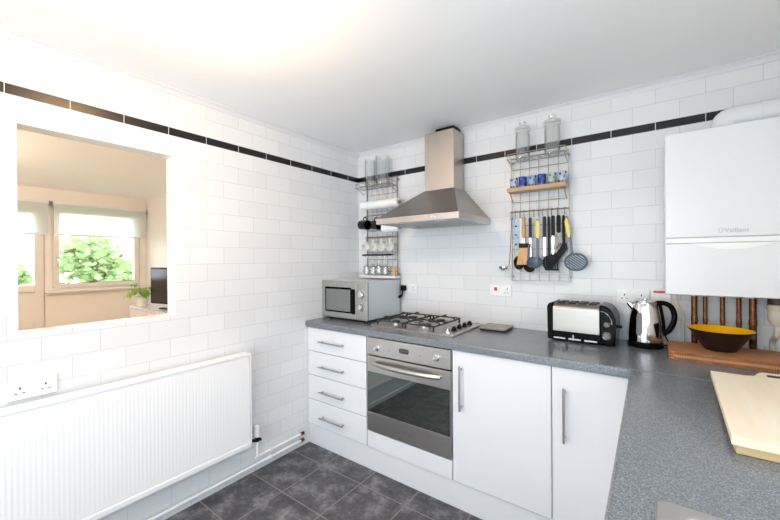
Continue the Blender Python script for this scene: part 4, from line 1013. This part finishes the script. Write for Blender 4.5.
ep = part('end_panel', tz_(prism(B(), xz, 1, -0.002, TD, 0.008, 3)), M['black'], t, 'glossy black end panel with dials')
bm = tube(B(), [(0.258, -0.0022, 0.178), (0.275, -0.0024, 0.176), (0.292, -0.0024, 0.163), (0.304, -0.0024, 0.142), (0.309, -0.0024, 0.118)], 0.0016, 6); part('highlight_line', tz_(bm), M['chrome'], ep)  # chrome curve drawing the highlight inside the panel's arch
for kz, rk in ((0.113, 0.0165), (0.056, 0.0205)):
    bm = lathe(B(), [(rk * 0.7, 0.0003), (rk, 0.0003), (rk, 0.003), (rk * 0.9, 0.0055), (rk * 0.72, 0.004)], (0.286, -0.0023, kz), (0, -1, 0), 28); part('knob_ring', tz_(bm), M['chrome'], ep, 'steel ring round the knob')
    bm = lathe(B(), [(0, 0), (rk * 0.69, 0), (rk * 0.62, 0.012), (0, 0.013)], (0.286, -0.0023, kz), (0, -1, 0), 24); box(bm, (0.284, -0.0178, kz - rk * 0.6), (0.288, -0.0145, kz + rk * 0.6), 0.001); part('knob', tz_(bm), M['dial_grey'], ep, 'grey knob')
bm = B(); box(bm, (TL + 0.0008, 0.095, 0.085), (TL + 0.016, 0.120, 0.10), 0.003); part('lever', tz_(bm), M['black'], ep)
for k in range(4):
    bm = B(); box(bm, (0.046 + k * 0.051, 0.035, TH_ - 0.0051), (0.084 + k * 0.051, TD - 0.035, TH_ + 0.001), 0.001); part('slot', tz_(bm), M['dark_gap'], t)
for k in range(3):
    part('crumb_tray', tz_(box(B(), (0.034 + k * 0.075, -0.001, 0.014), (0.092 + k * 0.075, 0.0025, 0.022), 0.0008)), M['satin'], t)
bm = B(); box(bm, (0.128, -0.006, 0.012), (0.135, 0.0022, 0.042), 0.002); part('tray_pull', tz_(bm), M['satin'], t)
for xa in (0.03, 0.29):
    for ya in (0.03, TD - 0.03):
        bm = B(); cyl(bm, (xa, ya, 0.0005), (xa, ya, 0.0105), 0.012, n=14); part('foot', tz_(bm), M['rubber'], t)

# kettle
KX, KY = 2.040, -0.115
t = thing('kettle', 'steel jug kettle with a black handle right of the toaster', 'kettle', (KX, KY, WZ1))
K0 = WZ1 + 0.0008
part('base', lathe(B(), [(0, 0), (0.074, 0), (0.077, 0.005), (0.077, 0.018), (0.073, 0.021), (0.073, 0.030), (0, 0.030)], (KX, KY, K0), n=40), M['black'], t, 'black power base')
part('jug', lathe(B(), [(0, 0.0305), (0.073, 0.0305), (0.0735, 0.045), (0.071, 0.09), (0.066, 0.14), (0.059, 0.19), (0.053, 0.222), (0.050, 0.226), (0, 0.226)], (KX, KY, K0), n=48), M['chrome'], t, 'polished steel jug')
part('lid', lathe(B(), [(0, 0.2262), (0.047, 0.2262), (0.047, 0.231), (0.038, 0.236), (0.012, 0.238), (0.012, 0.242), (0, 0.243)], (KX, KY, K0), n=32), M['chrome'], t)
hd = Vector((math.cos(math.radians(12)), math.sin(math.radians(12)), 0)); c0 = Vector((KX, KY, K0))
def hp_(rad, z): return c0 + hd * rad + Vector((0, 0, z))
pts = bend([hp_(0.045, 0.221), hp_(0.080, 0.224), hp_(0.108, 0.207), hp_(0.122, 0.165), hp_(0.116, 0.120), hp_(0.096, 0.082), hp_(0.072, 0.066)], 0.03, 4)
part('handle', tube(B(), pts, 0.01, 10, flat=(0.0095, 0.0125)), M['black'], t, 'black loop handle')
part('handle_mount', tube(B(), [hp_(0.0535, 0.215), hp_(0.0605, 0.18), hp_(0.0675, 0.13), hp_(0.072, 0.06)], 0.009, 8, flat=(0.006, 0.014)), M['black'], t)
a = math.radians(-110)
bm = B(); rows = []
for i in range(13):
    z = 0.062 + i * 0.0095; rr = 0.0732 - (z - 0.045) * 0.096 * (0.55 + 1.4 * (z - 0.045)) ; rr += 0.0012
    w_ = 0.20 * math.sqrt(max(0.02, 1 - ((i - 6) / 6.4) ** 6))
    rows.append([bm.verts.new((KX + rr * math.cos(a + q * w_), KY + rr * math.sin(a + q * w_), K0 + z)) for q in (-1, -0.5, 0, 0.5, 1)])
for r0, r1 in zip(rows, rows[1:]):
    for k in range(4): bm.faces.new((r0[k], r0[k + 1], r1[k + 1], r1[k]))
r_ = bmesh.ops.solidify(bm, geom=bm.faces[:], thickness=0.0016)
part('water_window', bm, M['dial_grey'], t, 'grey water level window')
sd = Vector((math.cos(math.radians(192)), math.sin(math.radians(192)), 0))
part('spout', tube(B(), [c0 + sd * 0.050 + Vector((0, 0, 0.195)), c0 + sd * 0.066 + Vector((0, 0, 0.214)), c0 + sd * 0.072 + Vector((0, 0, 0.222))], [0.016, 0.014, 0.011], 10), M['chrome'], t)
bm = B(); tube(bm, bend([(KX + 0.07, KY + 0.03, WZ1 + 0.008), (KX + 0.11, KY + 0.06, WZ1 + 0.005), (KX + 0.10, -0.012, WZ1 + 0.005), (2.10, -0.012, WZ1 + 0.10), (2.02, -0.016, 1.14)], 0.03), 0.0032, 6); part('cable', bm, M['black'], t)

# woven mats and bowl
z = WZ1 + 0.0006; poly = rrect(2.128, -0.335, 2.572, -0.082, 0.02)
mat0 = None
for i, lb in enumerate(['woven rattan tray mat lying on the worktop, bottom of the stack', 'woven rattan tray mat in the middle of the stack', 'woven rattan tray mat on top of the stack, under the bowl']):
    bm = prism(B(), [(p[0] + (0.003 if i == 1 else 0), p[1] - (0.002 if i == 1 else 0)) for p in poly], 2, z + i * 0.0122, z + i * 0.0122 + 0.0104, 0.0045)
    solo('woven_mat', bm, M['rattan'], lb, 'mat', 'stack of woven mats', loc=(2.35, -0.2, z + i * 0.0122))
ZM = z + 3 * 0.0122 + 0.0004
BX, BY = 2.312, -0.190
t = thing('bowl', 'conical bowl, black outside and yellow inside, on the woven mats', 'bowl', (BX, BY, ZM))
HB = 0.092
part('shell', lathe(B(), [(0, 0), (0.052, 0), (0.056, 0.004), (0.112, HB - 0.002), (0.1145, HB), (0.113, HB), (0.109, HB - 0.003), (0.053, 0.006), (0, 0.006)], (BX, BY, ZM), n=56), M['espresso'], t, 'dark brown outer shell')
part('lining', lathe(B(), [(0, 0.0065), (0.0522, 0.0068), (0.1085, HB - 0.0025), (0.1128, HB + 0.0006)], (BX, BY, ZM), n=56), M['yellow'], t, 'glossy yellow inside')

# chopping board
t = thing('chopping_board', 'large pale wooden chopping board with a slotted handle at the right', 'chopping board', (2.40, -0.9, WZ1))
zb0, zb1 = WZ1 + 0.022, WZ1 + 0.040
bx0f, bx0b, bx1, yb, yf = 2.210, 2.236, 2.590, -0.615, -1.218
out = [(bx0b, yb)] + [(2.320, yb)] + [(2.345, yb + 0.012), (2.358, yb + 0.045), (2.378, yb + 0.070), (2.41, yb + 0.078), (2.455, yb + 0.078), (2.487, yb + 0.070), (2.507, yb + 0.045), (2.520, yb + 0.012), (2.545, yb)] + [(bx1 - 0.004, yb)] + [(bx1 + 0.004, yf)] + [(bx0f, yf)]
bm = B()
# built around the slot so that the hole is real
ya, yc, ye = yb + 0.017, yb + 0.052, yb + 0.078
box(bm, (2.382, yc, zb0), (2.488, ye - 0.0003, zb1))
body = [(bx0b, yb), (2.325, yb), (2.345, yb + 0.008), (2.353, ya), (2.517, ya), (2.525, yb + 0.008), (2.545, yb), (bx1 - 0.004, yb), (bx1 + 0.004, yf), (bx0f, yf)]
prism(bm, body, 2, zb0, zb1)
prism(bm, [(2.353, ya), (2.362, yb + 0.045), (2.372, yb + 0.066), (2.383, ye), (2.383, ya)], 2, zb0, zb1); prism(bm, [(2.487, ya), (2.487, ye), (2.498, yb + 0.066), (2.508, yb + 0.045), (2.517, ya)], 2, zb0, zb1)
slot_ring = B(); tube(slot_ring, [(x, y, (zb0 + zb1) / 2) for x, y in rrect(2.3845, ya + 0.0015, 2.4855, yc - 0.0015, 0.012)], 0.004, 8, closed=True, flat=(0.0012, 0.0088))
part('slot_shade_ring', slot_ring, M['slot_shade'], t, 'dark ring added to shade the inside of the handle slot')  # added dark ring, shading the slot by colour; its walls are overlit
part('board', bm, M['maple'], t)
part('front_batten', box(B(), (bx0f + 0.008, yf + 0.006, WZ1 + 0.0008), (bx1 - 0.006, yf + 0.045, zb0 - 0.0004), 0.002), M['maple_edge'], t, 'darker edge batten')
part('rear_batten', box(B(), (bx0b + 0.008, yb - 0.06, WZ1 + 0.0008), (bx1 - 0.012, yb - 0.02, zb0 - 0.0004), 0.002), M['maple_edge'], t)

# ------------------------------------------------------------------ boiler
BX0, BX1, BYf, BZ0, BZ1 = 2.117, 2.557, -0.310, 1.196, 1.915
t = thing('boiler', 'white wall-hung gas boiler above the bowl on the right', 'boiler', ((BX0 + BX1) / 2, -0.15, BZ0))
ZSM = 1.447
part('casing', box(B(), (BX0, BYf + 0.012, BZ0 + 0.004), (BX1, -0.012, BZ1 - 0.001), 0.004), M['white_enamel'], t)
part('front_cover', box(B(), (BX0, BYf, ZSM + 0.001), (BX1, BYf + 0.0118, BZ1), 0.005, 3), M['white_enamel'], t)
# lower flap with its shallow grip recess
bm = B(); box(bm, (BX0, BYf + 0.001, BZ0), (BX1, BYf + 0.0118, ZSM - 0.024), 0.004, 3)
fl = part('flap', bm, M['white_enamel'], t)
bm = B(); box(bm, (BX0 + 0.001, BYf + 0.0006, ZSM - 0.0225), (BX1 - 0.001, BYf + 0.0118, ZSM - 0.0008), 0.002); part('fascia_strip', bm, M['white_plastic'], t)
cxb = (BX0 + BX1) / 2
lens = [(cxb + 0.14 * (q * 2 - 1), ZSM - 0.0245) for q in (0, 1)]
poly = [(cxb - 0.14 + 0.28 * k / 16, ZSM - 0.0245 - 0.028 * math.sin(PI * k / 16) ** 1.3) for k in range(17)]
part('grip', prism(B(), poly, 1, BYf + 0.0004, BYf + 0.0009), M['white_plastic'], fl)
def text_mesh(s, size, loc, mat, parent, name='lettering', ext=0.0006):
    cu = bpy.data.curves.new('txt', 'FONT'); cu.body = s; cu.size = size; cu.extrude = ext; cu.align_x = 'LEFT'
    ob = bpy.data.objects.new('txt', cu); COL.objects.link(ob)
    bpy.context.view_layer.update()
    me = bpy.data.meshes.new_from_object(ob.evaluated_get(bpy.context.evaluated_depsgraph_get()))
    bpy.data.objects.remove(ob)
    bm = B(); bm.from_mesh(me); bpy.data.meshes.remove(me)
    bmesh.ops.transform(bm, matrix=Matrix.Translation(loc) @ Matrix.Rotation(PI / 2, 4, 'X'), verts=bm.verts)
    return part(name, bm, mat, parent)
text_mesh('Vaillant', 0.0255, Vector((2.312, BYf - 0.0008, 1.4665)), M['logo_grey'], t)
bm = B(); tube(bm, [(2.302 + 0.0065 * math.cos(2 * PI * k / 20), BYf - 0.0006, 1.4755 + 0.0095 * math.sin(2 * PI * k / 20)) for k in range(20)], 0.0009, 6, closed=True); part('emblem', bm, M['logo_grey'], t)
# flue
FXc, FYc, FZc = 2.334, -0.165, 1.978
bm = B(); tube(bm, bend([(FXc, FYc, BZ1 + 0.0005), (FXc, FYc, FZc), (XR - 0.003, FYc, FZc)], 0.075, 10), 0.050, 28)
t = thing('flue_pipe', 'white flue pipe bending off the boiler top to the right wall', 'flue pipe', (FXc, FYc, BZ1))
part('pipe', bm, M['white_enamel'], t)
bm = B(); cyl(bm, (FXc, FYc, BZ1 + 0.0005), (FXc, FYc, BZ1 + 0.014), 0.056, n=28); cyl(bm, (2.445, FYc, FZc), (2.455, FYc, FZc), 0.0535, n=28); part('collar', bm, M['white_enamel'], t)
# copper pipes under the boiler
pipes = [(2.236, 0.0122, 'thick copper pipe at the left end of the row under the boiler'), (2.276, 0.0088, 'thin copper pipe second from the left under the boiler'),
         (2.338, 0.0090, 'thin copper pipe in the middle of the row under the boiler'), (2.394, 0.0092, 'thin dark copper pipe fourth from the left under the boiler'),
         (2.440, 0.0135, 'thick copper pipe at the right end of the row under the boiler')]
for x, r, lb in pipes:
    t = thing('copper_pipe', lb, 'pipe', (x, -0.045, WZ1), 'copper pipes under the boiler')
    part('pipe', tube(B(), [(x, -0.045, WZ1 + 0.001), (x, -0.045, BZ0 + 0.0035)], r, 16), M['copper'], t)
    bm = B(); cyl(bm, (x, -0.045, 1.045), (x, -0.045, 1.072), r * 1.09, n=16, bev=0.001); part('coupling', bm, M['copper'], t)
    bm = B(); cyl(bm, (x, -0.045, 1.172), (x, -0.045, 1.186), r * 1.45, n=6); part('nut', bm, M['satin'], t)
bm = tube(B(), bend([(2.165, -0.06, BZ0 + 0.0035), (2.168, -0.06, 1.13), (2.190, -0.05, 1.09), (2.195, -0.03, 1.03), (2.195, -0.03, WZ1 + 0.001)], 0.03), 0.005, 8)
solo('boiler_cable', bm, M['cream_plastic'], 'cream cable curving down from the left underside of the boiler', 'cable', loc=(2.17, -0.05, WZ1))
t = thing('condensate_trap', 'cream plastic trap with a brown fitting below the boiler, far right', 'trap', (2.53, -0.08, 1.05))
bm = B(); cyl(bm, (2.508, -0.09, 1.152), (2.508, -0.09, BZ0 + 0.0035), 0.030, n=20, bev=0.003); part('fitting', bm, M['brown_plastic'], t, 'brown fitting')
bm = B(); cyl(bm, (2.508, -0.09, 1.128), (2.508, -0.09, 1.1515), 0.034, n=24, bev=0.003); lathe(bm, [(0.028, 1.1275), (0.030, 1.10), (0.026, 1.075), (0.014, 1.058), (0, 1.055)], (2.508, -0.09, 0), n=24)
part('trap_body', bm, M['cream_plastic'], t)
bm = B(); tube(bm, bend([(2.508, -0.09, 1.062), (2.508, -0.09, 1.01), (2.508, -0.012, 0.985), (2.508, -0.012, 0.911)], 0.03), 0.0105, 10); part('outlet_pipe', bm, M['cream_plastic'], t)

# ------------------------------------------------------------------ light
wd = bpy.data.worlds.new('daylight'); scene.world = wd; wd.use_nodes = True
nt = wd.node_tree; nt.nodes.clear()
bg = nt.nodes.new('ShaderNodeBackground'); wo = nt.nodes.new('ShaderNodeOutputWorld')
bg.inputs[0].default_value = (0.86, 0.93, 1.0, 1); bg.inputs[1].default_value = 6.0
nt.links.new(bg.outputs[0], wo.inputs[0])
def portal(name, loc, rot, sx, sy):
    l = bpy.data.lights.new(name, 'AREA'); l.shape = 'RECTANGLE'; l.size = sx; l.size_y = sy; l.cycles.is_portal = True
    o = bpy.data.objects.new(name, l); COL.objects.link(o); o.location = loc; o.rotation_euler = rot; return o
portal('daylight_portal_sink', (XR + 0.12, (WR[0] + WR[1]) / 2, (WR[2] + WR[3]) / 2), (0, PI / 2, 0), WR[3] - WR[2], WR[1] - WR[0])
portal('daylight_portal_front', ((WF[0] + WF[1]) / 2, YF - 0.12, (WF[2] + WF[3]) / 2), (PI / 2, 0, 0), WF[1] - WF[0], WF[3] - WF[2])
portal('daylight_portal_living', (FX - 0.22, -1.3, 1.2), (0, -PI / 2, 0), 2.1, 2.0)

# ------------------------------------------------------------------ camera
cam = bpy.data.cameras.new('camera'); co = bpy.data.objects.new('camera', cam); COL.objects.link(co)
f_px, yaw, pitch, roll_ = 352.5, math.radians(36.3886), math.radians(-0.1506), math.radians(-0.3959)
cam.sensor_width = 36.0; cam.lens = f_px / 780 * 36.0; cam.clip_start = 0.02
R_ = Vector((math.cos(yaw), math.sin(yaw), 0)); F_ = Vector((-math.sin(yaw) * math.cos(pitch), math.cos(yaw) * math.cos(pitch), math.sin(pitch))); U_ = R_.cross(F_)
R2 = R_ * math.cos(roll_) + U_ * math.sin(roll_); U2 = -R_ * math.sin(roll_) + U_ * math.cos(roll_)
mw = Matrix((( R2.x, U2.x, -F_.x, 2.0599), (R2.y, U2.y, -F_.y, -2.335), (R2.z, U2.z, -F_.z, 1.3635), (0, 0, 0, 1)))
co.matrix_world = mw
scene.camera = co
vs = scene.view_settings
vs.view_transform = 'Standard'; vs.look = 'None'; vs.gamma = 1.0; vs.use_curve_mapping = False; vs.exposure = 0.05
scene.cycles.use_denoising = True
scene.cycles.max_bounces = 12; scene.cycles.diffuse_bounces = 6; scene.cycles.glossy_bounces = 6; scene.cycles.transparent_max_bounces = 24
scene.cycles.caustics_reflective = False; scene.cycles.caustics_refractive = False; scene.cycles.sample_clamp_indirect = 6.0
